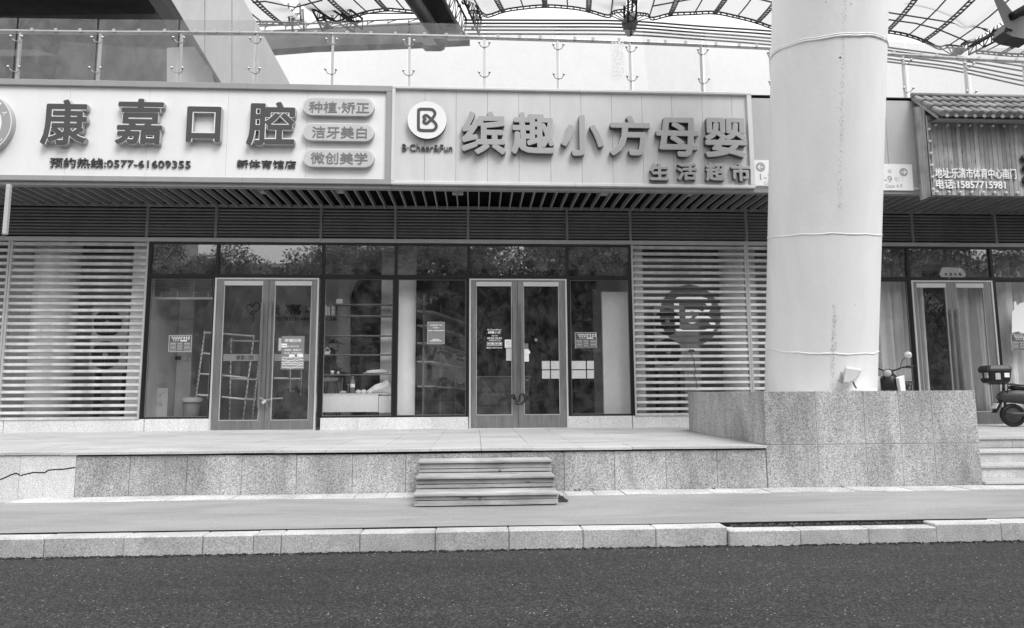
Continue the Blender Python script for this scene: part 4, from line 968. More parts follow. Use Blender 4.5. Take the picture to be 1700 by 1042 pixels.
# second sign
YS2 = YC-.05
zA, zB = at(950, 309, Y=YS2).z, at(950, 148, Y=YS2).z
s2 = empty('shop_sign', (at(950, 220, Y=YS2).x, YS2, zA), 'pale grey baby shop signboard with a round white emblem and grey raised characters', 'shop sign')
z0s, z1s = zA+.065, zB-.055
sign_panels(s2, 'sign_grey', [655, 705, 757, 809.5, 861.5, 914, 965.5, 1016.5, 1067, 1117, 1167.5, 1217, 1243], 0, 460, YS2+.04, .03, .0025)
for nm, a0, a1, za, zb in (('frame_bottom', 650, 954, zA, zA+.065), ('frame_bottom', 954, 1250, zA, zA+.065), ('frame_top', 650, 963, zB-.055, zB), ('frame_top', 963, 1250, zB-.055, zB)):
    box(nm, 'sign_frame', s2, at(a0, 230, Y=YS2).x+.001, at(a1, 230, Y=YS2).x-.001, YS2-.02, YS2+.075, za, zb, .01)
for a0, a1 in ((650, 655.5), (1242.5, 1250)): box('frame_side', 'sign_frame', s2, at(a0, 230, Y=YS2).x, at(a1, 230, Y=YS2).x, YS2-.018, YS2+.07, zA+.066, zB-.056, .004)
YE2 = YS2-.07
ce = at(709, 199, Y=YE2); k_ = (ce-EYE).dot(fw)/F_PX
em = empty('round_emblem', (ce.x, YS2, ce.z), parent=s2); disc('emblem_body', 'letter_body', em, ce, 31.8*k_, YE2+.002, YS2+.04); disc('emblem_face', 'white', em, ce, 32.2*k_, YE2-.004, YE2+.0015)
ribbon('emblem_mark', 'letter_dark', em, [(ce.x+(a-510)/335*32.2*k_, ce.z-(b_-410)/335*32.2*k_) for a, b_ in smooth_path(lg, 3)], 4.7*k_, YE2-.012, .0065, .00003)
ptext('brand_lettering', 'B·Cheer&Fun', 'letter_body', s2, 667.5, 239, 751, 250.5, YS2+.005, .03, .008)
for ch, b4 in (('缤', (766, 184, 840, 256)), ('趣', (849, 186, 921, 256)), ('小', (931, 190, 1002.5, 258.5)), ('方', (1012, 191, 1080, 258.5)), ('母', (1089.5, 194.5, 1160.5, 260)), ('婴', (1170.5, 195, 1240, 261))):
    bigchar(s2, ch, *b4, YS2-.09, .12, 'letter_mid', 'sign_grey', 'letter_body', .040, .006)  # pale rim paints an edge highlight round these and the smaller characters
for ch, b4 in (('生', (1079, 270, 1111, 299)), ('活', (1124, 270, 1158, 299)), ('超', (1171.5, 270.5, 1204.5, 300)), ('市', (1214, 271, 1246, 300.5))):
    bigchar(s2, ch, *b4, YS2-.06, .09, 'letter_mid', 'sign_grey', 'letter_body', .024, .004)
# gate signs
def gate_sign(px0, px1, py0, py1, arrow, items, label):
    Y = YC-.01; x0, x1, z0, z1 = prect(px0, py0, px1, py1, Y); t = empty('gate_sign', ((x0+x1)/2, Y, z0), label, 'direction sign')
    box('sign_plate', 'white', t, x0, x1, Y-.02, Y+.018, z0, z1, .004)
    cx, cy, r, d = arrow; c = at(cx, cy, Y=Y-.022); kk = (c-EYE).dot(fw)/F_PX; disc('arrow_disc', 'letter_mid', t, c, r*kk, Y-.0225, Y-.0205, 28)
    ribbon('arrow', 'print_white', t, [(c.x-d*.6*r*kk, c.z), (c.x+d*.55*r*kk, c.z)], .018, Y-.0245, .0015)
    ribbon('arrow', 'print_white', t, [(c.x+d*.05*r*kk, c.z+.5*r*kk), (c.x+d*.55*r*kk, c.z), (c.x+d*.05*r*kk, c.z-.5*r*kk)], .018, Y-.0265, .0015)
    for s_, b4, mt, of in items: ptext('sign_lettering', s_, mt, t, *b4, Y-.0225, .002, of)
gate_sign(1251, 1330, 266.5, 309, (1262.5, 277, 8, -1), (('1-2', (1261.5, 288, 1283, 298.5), 'letter_mid', .015), ('Gate 1-2', (1268.5, 301, 1300, 306.5), 'letter_mid', 0)), 'white gate direction sign with a left arrow between the pale grey signboard and the column')
gate_sign(1425, 1514.5, 272.5, 316, (1500, 285.6, 7.2, 1), (('4-9', (1458.5, 291.5, 1481, 302.5), 'letter_mid', .02), ('号门', (1484.5, 293.5, 1498.5, 301.5), 'pill', 0), ('Gate 4-9', (1470, 305, 1498, 311.5), 'letter_mid', 0), ('♿', (1474, 281, 1480, 286.5), 'pill', 0)), 'white gate direction sign with a right arrow between the column and the wooden roofed sign')
# blade sign seen edge on at the far left
xe = at(9.5, 345, Y=YC-.35).x; za, zb = at(9, 388, Y=YC-.35).z, at(9, 305, Y=YC-.35).z
tag(MB().box(xe-.035, xe+.035, YC-.35, YC-.27, za, zb, .01).build('blade_sign', 'light'), 'narrow hanging blade sign seen edge on under the canopy at the far left', 'hanging sign')
# restaurant sign with planks, little tiled roof and bulbs
YB2 = 12.42; rs = empty('roofed_sign', (at(1620, 260, Y=YB2).x, YB2, 5.3), 'wooden plank sign with a small tiled roof, white bulbs and white address lettering', 'shop sign')
xl = at(1544, 270, Y=YB2).x; zb0 = at(1545.5, 323.5, Y=YB2).z; zb1 = at(1540.7, 203, Y=YB2).z; xe_ = at(1800, 260, Y=YB2).x
x = xl
while x < xe_:
    wd = random.uniform(.085, .105); box('board', 'wood_board', rs, x+.004, x+wd-.004, YB2+random.uniform(0, .008), YB2+.03, zb0+random.uniform(-.0, .006), zb1+.15); x += wd
MB().box(xl, xe_, YB2+.031, YB2+.05, zb0+.01, zb1+.14).build('sign_backing', 'dark_gap', rs)
y = YB2+.051
while y < YC-.01:
    wd = .088; box('side_board', 'wood_board', rs, xl-.0, xl+.03, y+.001, min(y+wd, YC)-.001, zb0-.0+(.0), zb1+.35+(y-YB2)*.4); y += wd
# gable and roof
YEV = 12.02; zev = at(1567, 190, Y=YEV).z; zrd = at(1540, 163, Y=YC).z+.0
pr = [(YEV+.1, zev-.04), (YC, zev-.04), (YC, zrd-.06)]
b = MB(); b.hexa([(xl-.02, YEV+.06, zev-.07), (xl+.02, YEV+.06, zev-.07), (xl+.02, YC+.0, zrd-.04), (xl-.02, YC+.0, zrd-.04)], [(xl-.02, YEV+.06, zev), (xl+.02, YEV+.06, zev), (xl+.02, YC, zrd+.03), (xl-.02, YC, zrd+.03)]); b.build('barge_board', 'wood_board', rs)
MB().add([(xl+.02, YEV+.07, zev-.055), (xe_, YEV+.07, zev-.055), (xe_, YB2+.0, zb1+.0), (xl+.02, YB2, zb1), (xl+.02, YEV+.07, zev-.03), (xe_, YEV+.07, zev-.03), (xe_, YB2, zb1+.02), (xl+.02, YB2, zb1+.02)], [(0, 1, 2, 3), (7, 6, 5, 4), (0, 4, 5, 1), (3, 2, 6, 7)]).build('eave_soffit', 'fascia', rs)
MB().quad((xl, YEV+.03, zev-.02), (xe_, YEV+.03, zev-.02), (xe_, YC+.02, zrd-.02), (xl, YC+.02, zrd-.02)).build('roof_deck', 'dark', rs)
x = xl+.04; k = 0; tile_len = (Vector((0, YC, zrd))-Vector((0, YEV, zev))).length/3
dirv = (Vector((0, YC, zrd))-Vector((0, YEV, zev))).normalized(); nv = Vector((0, -dirv.z, dirv.y))
tm = None
while x < xe_:
    for j in range(3):
        b = MB(); p0 = Vector((x, YEV, zev))+dirv*(tile_len*j)-dirv*.01; p1 = p0+dirv*(tile_len+.015)
        b.tube([p0+nv*.03, p1+nv*.012], [.066, .052], 12); o = b.build('roof_tile', 'roof_tile', rs)
        if j == 0: MB().tube([p0+nv*.03-dirv*.008, p0+nv*.03-dirv*.0005], .05, 12).build('tile_end', 'roof_tile', rs)
    b = MB(); px_ = x+.09
    for j in range(3):
        p0 = Vector((px_, YEV, zev))+dirv*(tile_len*j); p1 = p0+dirv*tile_len
        b.hexa([p0+Vector((-.05, 0, .0)), p0+Vector((.05, 0, 0)), p1+Vector((.05, 0, -.01)), p1+Vector((-.05, 0, -.01))], [p0+Vector((-.05, 0, .012)), p0+Vector((.05, 0, .012)), p1+Vector((.05, 0, .002)), p1+Vector((-.05, 0, .002))])
    p0 = Vector((px_, YEV-.004, zev-.01)); b.prism([(px_-.055, zev+.02), (px_-.045, zev-.03), (px_, zev-.055), (px_+.045, zev-.03), (px_+.055, zev+.02)], YEV-.012, YEV+.004)
    b.build('pan_tile', 'roof_tile', rs); x += .185
b = MB().tube([(xl-.03, YC-.03, zrd+.05), (xe_, YC-.03, zrd+.05)], .05, 10); b.build('ridge_tile', 'roof_tile', rs)
bul = [(1543+i*.0, 0) for i in range(0)]
pos = [at(q[0], q[1], Y=YB2-.02) for q in ((1543, 214), (1544.6, 234), (1545.7, 254), (1547, 274), (1548.4, 293.6), (1549.3, 313.8))]
for k in range(13):
    pos.append(Vector((at(1555, 320, Y=YB2).x+k*.235, YB2-.02, at(1555, 319, Y=YB2).z))); pos.append(Vector((at(1553, 208, Y=YB2).x+k*.235, YB2-.02, at(1553, 207.5, Y=YB2).z)))
for p in pos: MB().ball(p, .028, 10, 8).tube([(p.x, p.y, p.z), (p.x, YB2+.005, p.z)], .016, 6).build('bulb', 'bulb', rs)
MB().tube([p+Vector((.01, .012, 0)) for p in pos[:6]], .005, 5).build('bulb_cable', 'dark', rs)
a = at(1553, 297, Y=YB2-.02); b_ = at(1687.5, 297, Y=YB2-.02); z1 = at(1553, 280.5, Y=YB2).z
text('address_lettering', '地址:乐清市体育中心南门', 'print_white', rs, a.x, b_.x, a.z+.02, z1+.02, YB2-.03, YB2+.0, .012)
a = at(1554.5, 314.5, Y=YB2-.02); b_ = at(1669.7, 314.5, Y=YB2-.02); z1 = at(1554.5, 299.5, Y=YB2).z
text('phone_lettering', '电话:15857715981', 'print_white', rs, a.x, b_.x, a.z+.02, z1+.02, YB2-.03, YB2+.0, .015)
p = at(1699, 285, Y=YB2-.04); b = MB()
for z0, z1, xo in ((-.28, -.06, 0), (.0, .16, .02), (.2, .36, .01)): b.ball((p.x+.05+xo, p.y-.0, p.z+(z0+z1)/2), 1, 12, 10, (.09, .035, (z1-z0)/2))
b.build('carved_character', 'black', rs)
# ================================================================== POSTERS AND NOTICES
def notice(nm, px0, py0, px1, py1, Y, mat, label, cat='notice'):
    x0, x1, z0, z1 = prect(px0, py0, px1, py1, Y); t = empty(nm, ((x0+x1)/2, Y, z0), label, cat)
    MB().box(x0, x1, Y-.003, Y, z0, z1).build('sheet', mat, t); return t
YG = YF+.0085
def permit(px0, py0, Y, label, s=1):
    w_, h_ = 38*s, 28*s; t = notice('permit_notice', px0, py0, px0+w_, py0+h_, Y, 'poster_dark', label)
    u = .9
    for a in ((0, 0, w_, u), (0, h_-u, w_, h_), (0, u, u, h_-u), (w_-u, u, w_, h_-u)): pbox('border', 'light', t, px0+a[0], py0+a[1], px0+a[2], py0+a[3], Y-.006, .0025)
    for n_, y, x0 in ((8, 2.6, 4.8), (4, 5.4, 7), (3, 5.4, 24.5)):
        for k in range(n_): pbox('print_mark', 'print_white', t, px0+x0+k*4, py0+y, px0+x0+2.2+k*4, py0+y+1.8, Y-.006, .0025)
    pbox('print_bar', 'print_white', t, px0+19.5, py0+8.6, px0+30.5, py0+10.4, Y-.006, .0025); pbox('print_bar', 'light', t, px0+7, py0+9, px0+18, py0+10, Y-.006, .0025)
    for x0, ww in ((2, 10.5), (14, 9), (25, 10.5)): pbox('print_field', 'poster', t, px0+x0, py0+12, px0+x0+ww, py0+26.5, Y-.006, .0025)
    for x0, ww, m_ in ((3, 8.5, 4), (15, 7, 6), (26, 8.5, 4)):
        for k in range(m_): pbox('print_line', 'mid' if k % 2 else 'light', t, px0+x0, py0+14+k*(12/m_), px0+x0+ww, py0+14.7+k*(12/m_), Y-.009, .0025)
permit(280, 556, YG, 'small dark permit notice with a pale border on the glass of the left window')
permit(954.5, 551.5, YG, 'small dark permit notice with a pale border on the glass right of the second door', .95)
permit(1679, 554, YG, 'small dark permit notice below the torn white sheet on the far right window', .95)
t = notice('rent_poster', 467, 557.5, 505, 613, YF-.006, 'poster', 'grey to-let poster with white characters on the right leaf of the left door', 'poster')
for s_, b4, of in (('商铺出租', (472.5, 562, 500, 567.5), .02), ('层, 风水办公室', (477, 573, 496, 576.4), .01), ('某楼层一楼整层天', (472, 579, 501, 582.4), .01), ('电话: 67087773', (472, 584.3, 501, 587.2), .01)): ptext('poster_lettering', s_, 'print_white', t, *b4, YF-.0115, .002, of, 2)
for b4 in ((467, 570, 476.5, 573), (467, 573.8, 476.5, 576.4), (480, 588, 489, 593), (493.5, 587, 503, 592)): pbox('patch', 'print_white', t, *b4, YF-.0118, .0025)
rg = random.Random(2)
for k in range(9):
    y = 593+k*2.1; ribbon('photo_ripple', 'light' if k % 2 else 'print_white', t, [(at(467.8+q*3.6, y+rg.uniform(-1.2, 1.2)+(.8*math.sin(q)), Y=YF-.0105).x, at(467.8, y+rg.uniform(-1, 1), Y=YF-.0105).z) for q in range(11)], .012, YF-.0105, .0015)
notice('paper_sheet', 462.5, 561, 467, 582, YF-.006, 'light', 'narrow white paper strip at the left edge of the to-let poster')
t = notice('shop_poster', 709.5, 534, 738, 571, YG, 'poster', 'grey vertical poster with white characters in the window left of the second door', 'poster')
ptext('poster_lettering', '本店扫码下单', 'print_white', t, 714, 538, 734, 541, YG-.006, .002, .02, 2); ptext('poster_lettering', '中国C', 'print_white', t, 719, 542.3, 729, 545, YG-.006, .002, .02, 2)
for b4 in ((711, 548, 718, 549), (720, 548, 737, 549), (714, 565, 733, 566.2), (718, 562.5, 729, 563.6)): pbox('print_line', 'print_white', t, *b4, YG-.006, .0025)
for a in ((709.5, 534, 738, 534.7), (709.5, 570.3, 738, 571), (709.5, 534.8, 710.2, 570.2), (737.3, 534.8, 738, 570.2)): pbox('border', 'light', t, *a, YG-.006, .0025)
t = empty('door_decal', at(824, 580, Y=YF-.006), 'white opening hours lettering and four pictograms on the left leaf of the second door', 'lettering')
for s_, b4, of in (('B.Cheer&Fun', (809.5, 545.8, 832, 548.4), .02), ('缤趣小方', (810, 549.3, 831, 553.8), .03), ('营业时间', (816, 556, 826, 558.2), .01), ('09:00-20:30', (809, 559.5, 833, 563), .03), ('如有需要请拨打以下电话', (812, 563.8, 831, 565.8), .01), ('电话:17587718100', (808, 575.6, 833.6, 578.4), .02)): ptext('decal_lettering', s_, 'print_white', t, *b4, YF-.0068, .0015, of, 2)
for k in range(4):
    x = 808.3+k*6.5
    for a in ((x, 567.6, x+5.6, 568.2), (x, 572.8, x+5.6, 573.4), (x, 568.2, x+.6, 572.8), (x+5, 568.2, x+5.6, 572.8)): pbox('pictogram_box', 'print_white', t, *a, YF-.0068, .0015)
    MB().ball((at(x+2.8, 570.5, Y=YF-.006).x, YF-.006, at(x+2.8, 570.5, Y=YF-.006).z), .018+.004*(k % 2), 8, 6, (1.1, .05, .75)).build('pictogram', 'print_white', t)
for b4, mt, lab in (((838, 563.5, 849, 577), 'white', 'white pull notice with a printed character beside the handle of the second door'), ((840.3, 578, 849.5, 598.5), 'light', 'plain pale sheet below the pull notice at the meeting stile of the second door'), ((869.3, 570, 877, 578.5), 'mid', 'small dark square sticker on the right leaf of the second door'), ((869.3, 579, 878, 600), 'white', 'plain white sheet below the dark sticker on the right leaf of the second door'), ((871, 582, 880, 587), 'print_white', 'small white slip stuck across the plain white sheet on the second door'), ((887.5, 561.5, 892, 566.5), 'poster', 'tiny grey sticker in the middle of the right leaf of the second door')):
    off = .0065 if b4[0] != 871 else .012; t = notice('paper_notice', *b4, YF-off, mt, lab)
    if b4[0] == 838: ptext('notice_lettering', '拉', 'letter_mid', t, 840.3, 565.5, 847, 572.5, YF-.0115, .0015, 0, 2); ptext('notice_lettering', 'PULL', 'letter_mid', t, 840, 574, 847, 576, YF-.0115, .0015, 0, 2)
pl_ = [(1688, 489), (1691, 484), (1694, 498), (1689, 505), (1690, 511), (1680, 520), (1680, 553), (1685, 550), (1692, 549), (1696, 552), (1720, 552), (1720, 500), (1700, 502), (1694, 505)]
tag(ppoly('torn_sheet', 'print_white', None, [(1680, 553), (1680, 518), (1684, 513), (1683, 503), (1686, 499), (1689, 507), (1694, 503), (1702, 501), (1720, 503), (1720, 553), (1696, 553), (1691, 550), (1685, 551)], YG-.003, .002), 'torn white sheet on the far right window above the dark permit notice', 'notice')
hx_ = [(1560, 455), (1564, 444), (1570, 443.5), (1592, 444), (1599, 447), (1604, 455), (1600, 464), (1570, 464.5), (1565, 463)]
wt = empty('welcome_plaque', at(1582, 464, Y=YG), 'small octagonal patterned welcome plaque in the transom above the restaurant door', 'plaque')
ppoly('plaque_board', 'light', wt, hx_, YG-.02, .015)
for k, ch in enumerate('欢迎光临'): ptext('plaque_lettering', ch, 'dark', wt, 1568+k*8, 452.5, 1572.5+k*8, 457.5, YG-.023, .0025, .03, 2)
for q in ((1593, 446.5), (1575, 462)): p = at(*q, Y=YG-.03); MB().ball(p, .035, 10, 6, (1, .4, .8)).build('plaque_flower', 'white', wt)
# locks
lk = empty('padlock', at(438, 666, Y=YF-.12), 'brass coloured padlock and chain hanging between the handles of the left door', 'padlock')
p = at(438, 667, Y=YF-.125); b = MB().box(-.04, .04, -.012, .012, -.03, .03, .005); b.v = [(p.x+x*math.cos(.7)-z*math.sin(.7), p.y+y, p.z+x*math.sin(.7)+z*math.cos(.7)) for x, y, z in b.v]; b.build('lock_body', 'steel_bright', lk)
b = MB(); c0, c1 = at(431.5, 660, Y=YF-.11), at(453, 661, Y=YF-.11)
for k in range(13):
    t_ = k/12; c = c0+(c1-c0)*t_+Vector((0, -.012*math.sin(t_*PI), -.04*math.sin(t_*PI))); b.tube([c+Vector((.016*math.cos(a*PI/4), .008*math.sin(a*PI/4)*(k % 2), .012*math.sin(a*PI/4))) for a in range(9)], .0035, 4, False)
b.build('chain', 'light', lk)
ul = empty('bicycle_lock', at(860, 660, Y=YF-.12), 'thick black cable lock looped through the handles of the second door', 'lock')
lp = [(850.5, 656), (853, 655.5), (854.5, 660), (857, 666), (861, 667), (862.5, 660), (863.5, 655), (866, 652.5)]
MB().tube(smooth_path([tuple(at(a, c, Y=YF-.13+.02*math.sin(i))) for i, (a, c) in enumerate([(849.5, 657), (853, 654.5), (855, 660), (858, 666.5), (862, 664), (863, 656), (868, 653.5), (871.5, 660), (869, 668), (862, 671.5), (855, 669)])], 5), .016, 8).build('cable', 'black', ul)
p = at(852, 659, Y=YF-.14); MB().tube([p+Vector((-.03, 0, .02)), p+Vector((.03, 0, -.04))], .026, 10).build('lock_head', 'black', ul)
# ================================================================== BALUSTRADE
ba = empty('balustrade', (0, 13.2, 7.3), 'steel and glass balustrade with round handrail along the terrace above the signboards', 'balustrade')
ZRL = 8.62; rl = [(-140, 54), (35, 53), (168, 53.3), (302, 54), (428, 54.7), (553, 56.5), (680, 58.5), (804, 62), (925.6, 65.5), (1045.6, 69.5), (1163, 74), (1278, 79), (1390, 84.5), (1498, 90.5), (1601, 97), (1699, 104), (1795, 111)]
R3 = [at(a, b_, Z=ZRL) for a, b_ in rl]
# smooth the plan curve
ys = [p.y for p in R3]; ysm = [sum(ys[max(0, i-2):i+3])/len(ys[max(0, i-2):i+3]) for i in range(len(ys))]
R3 = [Vector((at(a, b_, Y=y).x, y, ZRL)) for (a, b_), y in zip(rl, ysm)]
MB().tube(smooth_path([tuple(p) for p in R3], 3), .042, 12).build('handrail', 'chrome', ba)
for i, p in enumerate(R3):
    MB().box(p.x-.022, p.x+.022, p.y-.03, p.y+.03, 7.301, ZRL-.03, .004).build('post', 'chrome', ba)
    for zz in (8.42, 7.78):
        b = MB(); yg = p.y-.12
        for s in (-1, 1): b.tube([(p.x, p.y-.03, zz-.03), (p.x+s*.07, p.y-.07, zz-.03), (p.x+s*.105, yg+.01, zz+.02)], .01, 6); b.ball((p.x+s*.105, yg-.012, zz+.03), .026, 10, 8)
        b.build('spider_clamp', 'chrome', ba)
for i in range(len(R3)-1):
    p, q = R3[i], R3[i+1]; d = (q-p).normalized(); n = Vector((d.y, -d.x, 0)); n = n if n.y < 0 else -n; a = p+d*.02+n*.12; c = q-d*.02+n*.12
    zb_, zt_ = 7.44, 8.84+random.uniform(-.008, .008)
    b = MB().hexa([Vector((a.x, a.y, zb_)), Vector((c.x, c.y, zb_)), Vector((c.x, c.y, zt_)), Vector((a.x, a.y, zt_))], [Vector((a.x, a.y, zb_))-n*.012, Vector((c.x, c.y, zb_))-n*.012, Vector((c.x, c.y, zt_))-n*.012, Vector((a.x, a.y, zt_))-n*.012])
    b.build('glass_panel', 'glass_rail', ba)
    for k in range(3):
        f = .2+.3*k+random.uniform(-.04, .04); c2 = a+(c-a)*f; box('tape_mark', 'light', ba, c2.x-.03, c2.x+.03, c2.y-.017, c2.y-.0135, ZRL-.06, ZRL+.01)
# old adhesive patch on one pane
p = at(1026, 95, Y=R3[8].y-.16); b = MB(); rg = random.Random(8)
for k in range(300):
    x = p.x+rg.uniform(-.12, .12); z = p.z+rg.uniform(-.42, .35); s = rg.uniform(.006, .02); b.quad((x-s, p.y, z-s*.6), (x+s, p.y-.0002, z-s*.4), (x+s*.8, p.y, z+s*.7), (x-s*.7, p.y-.0002, z+s))
    p.y -= .00002
b.build('adhesive_residue', 'letter_edge', ba)['kind'] = 'stuff'
# ================================================================== STADIUM
sp_ = empty('stadium_pier', at(380, 137, Y=17), 'massive leaning pale panelled pier of the stadium above the dental clinic sign', 'stadium pier')
def line(x0, y0, x1, y1, y): return x0+(x1-x0)*(y-y0)/(y1-y0)
Yp = 17.0; yb = 150; yt = -160
Lx = lambda y: line(285, 0, 365, 133, y); Rx = lambda y: line(405, 0, 480, 137, y)
def slab(nm, mat, par, pts, Y, d): return ppoly(nm, mat, par, pts, Y, d)
def clip_vert(xv):  # heights where leaning edges meet a vertical joint
    return line(0, 285, 133, 365, xv), line(0, 405, 137, 480, xv)
ja, jb_ = 340, 385
slab('cladding_panel', 'clad', sp_, [(Lx(yt), yt), (Rx(yt), yt), (Rx(yt)+0, yt), (340-.6 if False else line(405, 0, 480, 137, yt), yt), (340-.5, line(0, 405, 137, 480, 340)), (340-.5, line(0, 285, 133, 365, 340)-.0)][:1]+[(Rx(yt), yt), (339.5, line(0, 405, 137, 480, 339.5)), (339.5, line(0, 285, 133, 365, 339.5))], Yp, .4)
y385a, y385b = line(0, 405, 137, 480, 385), line(0, 285, 133, 365, 385)
slab('cladding_panel', 'clad', sp_, [(340.5, line(0, 405, 137, 480, 340.5)), (384.5, line(0, 405, 137, 480, 384.5)), (384.5, yb+5), (Lx(yb+5), yb+5), (340.5, line(0, 285, 133, 365, 340.5))], Yp, .4)
slab('cladding_panel', 'clad', sp_, [(385.5, line(0, 405, 137, 480, 385.5)), (Rx(yb+5), yb+5), (385.5, yb+5)], Yp, .4)
# darker receding flank of the pier
def P3(x, y, Y): return at(x, y, Y=Y)
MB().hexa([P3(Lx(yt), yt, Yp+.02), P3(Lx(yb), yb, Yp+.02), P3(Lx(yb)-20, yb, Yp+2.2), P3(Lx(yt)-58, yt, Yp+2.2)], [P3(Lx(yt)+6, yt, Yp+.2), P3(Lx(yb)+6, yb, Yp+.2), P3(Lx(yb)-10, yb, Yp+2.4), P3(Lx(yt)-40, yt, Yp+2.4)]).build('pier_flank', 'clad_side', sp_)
slab('pier_foot', 'clad', sp_, [(277, 79), (323, 77), (352, 120), (358, 150), (277, 150)], Yp+.6, .3)
sn = empty('stadium_stand', at(120, 100, Y=20), 'dark concrete underside and beams of the stadium stand at the upper left', 'stadium stand')
MB().hexa([P3(-300, -200, 17.5), P3(232, -200, 17.5), P3(262, 60, 24), P3(-300, 45, 24)], [P3(-300, -260, 18), P3(300, -260, 18), P3(300, 50, 24.6), P3(-300, 35, 24.6)]).build('raked_soffit', 'concrete', sn)
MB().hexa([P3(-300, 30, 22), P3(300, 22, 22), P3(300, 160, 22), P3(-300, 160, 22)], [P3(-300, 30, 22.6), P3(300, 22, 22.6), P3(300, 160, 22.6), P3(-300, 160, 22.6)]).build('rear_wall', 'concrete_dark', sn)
MB().hexa([P3(100, 68, 20.5), P3(300, 84, 20.5), P3(300, 150, 20.5), P3(88, 150, 20.5)], [P3(100, 68, 21.4), P3(300, 84, 21.4), P3(300, 150, 21.4), P3(88, 150, 21.4)]).build('parapet', 'concrete', sn)
MB().hexa([P3(-300, 84, 20.0), P3(60, 82, 20.0), P3(96, 92, 20.0), P3(-300, 96, 20.0)], [P3(-300, 84, 20.6), P3(60, 82, 20.6), P3(96, 92, 20.6), P3(-300, 96, 20.6)]).build('beam', 'concrete', sn)
# ---- tensile roof: scalloped membrane bays on ribs, masts and a ring of pipes
rf = empty('stadium_roof', at(1045, 20, Y=42), 'white membrane stadium roof with dark ribs, laddered scalloped edges and masts above the balustrade', 'stadium roof')
YE, YT = 42.0, 22.0; ytop = -190
def up_of(x, y):   # ribs fan towards the upper right and left, away from the centre mast
    xs = [(420, -28/33), (583, -21/25), (642, -10/16), (835, -7/19), (905, -1/12), (1045, .12), (1112, .30), (1188, .5), (1257, .66), (1472, .70), (1533, .99), (1572, 1.14), (1632, 1.5), (1700, 1.12)]
    for i in range(len(xs)-1):
        if x <= xs[i+1][0]: t_ = (x-xs[i][0])/(xs[i+1][0]-xs[i][0]); s = xs[i][1]+(xs[i+1][1]-xs[i][1])*max(0, t_); break
    else: s = xs[-1][1]
    return (x+s*(y-ytop)*.92, ytop)
edges = [[(300, 38), (380, 37), (440, 35), (485, 37), (503, 34)], [(527, 29), (541, 29), (560, 34), (585, 25), (612, 17), (642, 13), (660, 14), (695, 17), (740, 19)],
         [(778, 17), (790, 16.5), (800, 19), (810, 23.5), (835, 15.5), (860, 11), (905, 7), (950, 10), (977, 15), (1009, 24), (1018, 17.5), (1030, 15), (1038, 15)],
         [(1057, 20), (1075, 22), (1083, 28), (1112.6, 21), (1150, 19), (1186, 18), (1222, 25), (1257, 34), (1283, 43), (1340, 52), (1400, 45), (1466, 49), (1505, 55.5), (1535, 66), (1557.5, 76.7), (1572, 74), (1598, 76.5)],
         [(1620, 84), (1629, 84), (1660, 87), (1699, 89), (1760, 86), (1820, 70)]]
for e in edges:
    sm_ = smooth_path(e, 4); n = len(sm_); nz = 8; vs = []
    for j in range(nz+1):
        for (x, y) in sm_:
            a = at(x, y, Y=YE); q = up_of(x, y); b_ = at(q[0], q[1], Y=YT); t_ = j/nz; p = a+(b_-a)*t_; p.z -= 1.2*math.sin(PI*t_)*.5; vs.append(p)
    MB().add(vs, [(j*n+i, j*n+i+1, (j+1)*n+i+1, (j+1)*n+i) for j in range(nz) for i in range(n-1)], True).build('membrane', 'membrane', rf)
    pt_ = [at(x, y, Y=YE-.1) for x, y in sm_]
    MB().tube(pt_, .085, 6).build('edge_chord', 'steel_dark', rf)
    if len(e) > 4:
        pl2 = [p+Vector((0, -.1, -.27)) for p in pt_]; MB().tube(pl2, .045, 5).build('edge_chord', 'steel_dark', rf)
        b = MB(); acc = 0
        for i in range(len(pt_)-1):
            L_ = (pt_[i+1]-pt_[i]).length
            while acc < L_: c = pt_[i]+(pt_[i+1]-pt_[i])*(acc/L_); b.tube([c, c+Vector((0, -.1, -.27))], .05, 4); acc += .42
            acc -= L_
        b.build('edge_rung', 'steel_dark', rf)
def rib(x, y, thick, drop=5):
    a = at(x, y, Y=YE-.15); q = up_of(x, y); c = at(q[0], q[1], Y=YT-.15); pts = []
    for j in range(9): t_ = j/8; p = a+(c-a)*t_; p.z -= 1.2*math.sin(PI*t_)*.5+.12; pts.append(p)
    if thick:
        d = Vector((.13, 0, 0)); MB().tube([p-d for p in pts], .05, 5).tube([p+d for p in pts], .05, 5).build('rib_truss', 'steel_mid', rf)
        b = MB(); L_ = (c-a).length; k = 0
        while k*.7 < L_: t_ = k*.7/L_; p = a+(c-a)*t_; p.z -= 1.2*math.sin(PI*t_)*.5+.12; b.tube([p-d+Vector((0, 0, -.02)), p+d+Vector((0, 0, .02))], .04, 4); k += 1
        b.build('rib_lacing', 'steel_mid', rf)
        MB().tube([a+Vector((0, 0, -.1)), at(x-1.5*(1 if x > 1045 else -.4 if x < 900 else 0), y+drop, Y=YE-.2)], .05, 5).build('rib_tail', 'steel_dark', rf)
    else: MB().tube(pts, .045, 5).build('rib_cable', 'steel_dark', rf)
for x, y, th in ((437, 35, 0), (467, 36, 1), (553, 32, 0), (583, 26, 1), (610, 17, 0), (642, 13.5, 1), (674, 15, 0), (801, 19, 0), (835, 16, 1), (869, 10, 0), (905, 7.5, 1), (942, 9, 0), (977, 15.5, 1), (1014.5, 18, 0), (1078, 24, 0), (1112.6, 21.5, 1), (1152, 19.5, 0), (1187, 18.5, 1), (1223, 25, 0), (1257, 34, 1), (1472, 49.5, 1), (1507, 56, 0), (1533, 65.5, 1), (1572, 74, 0), (1632, 84, 0), (1660, 87, 1), (1690, 88, 0)): rib(x, y, th)
b = MB()
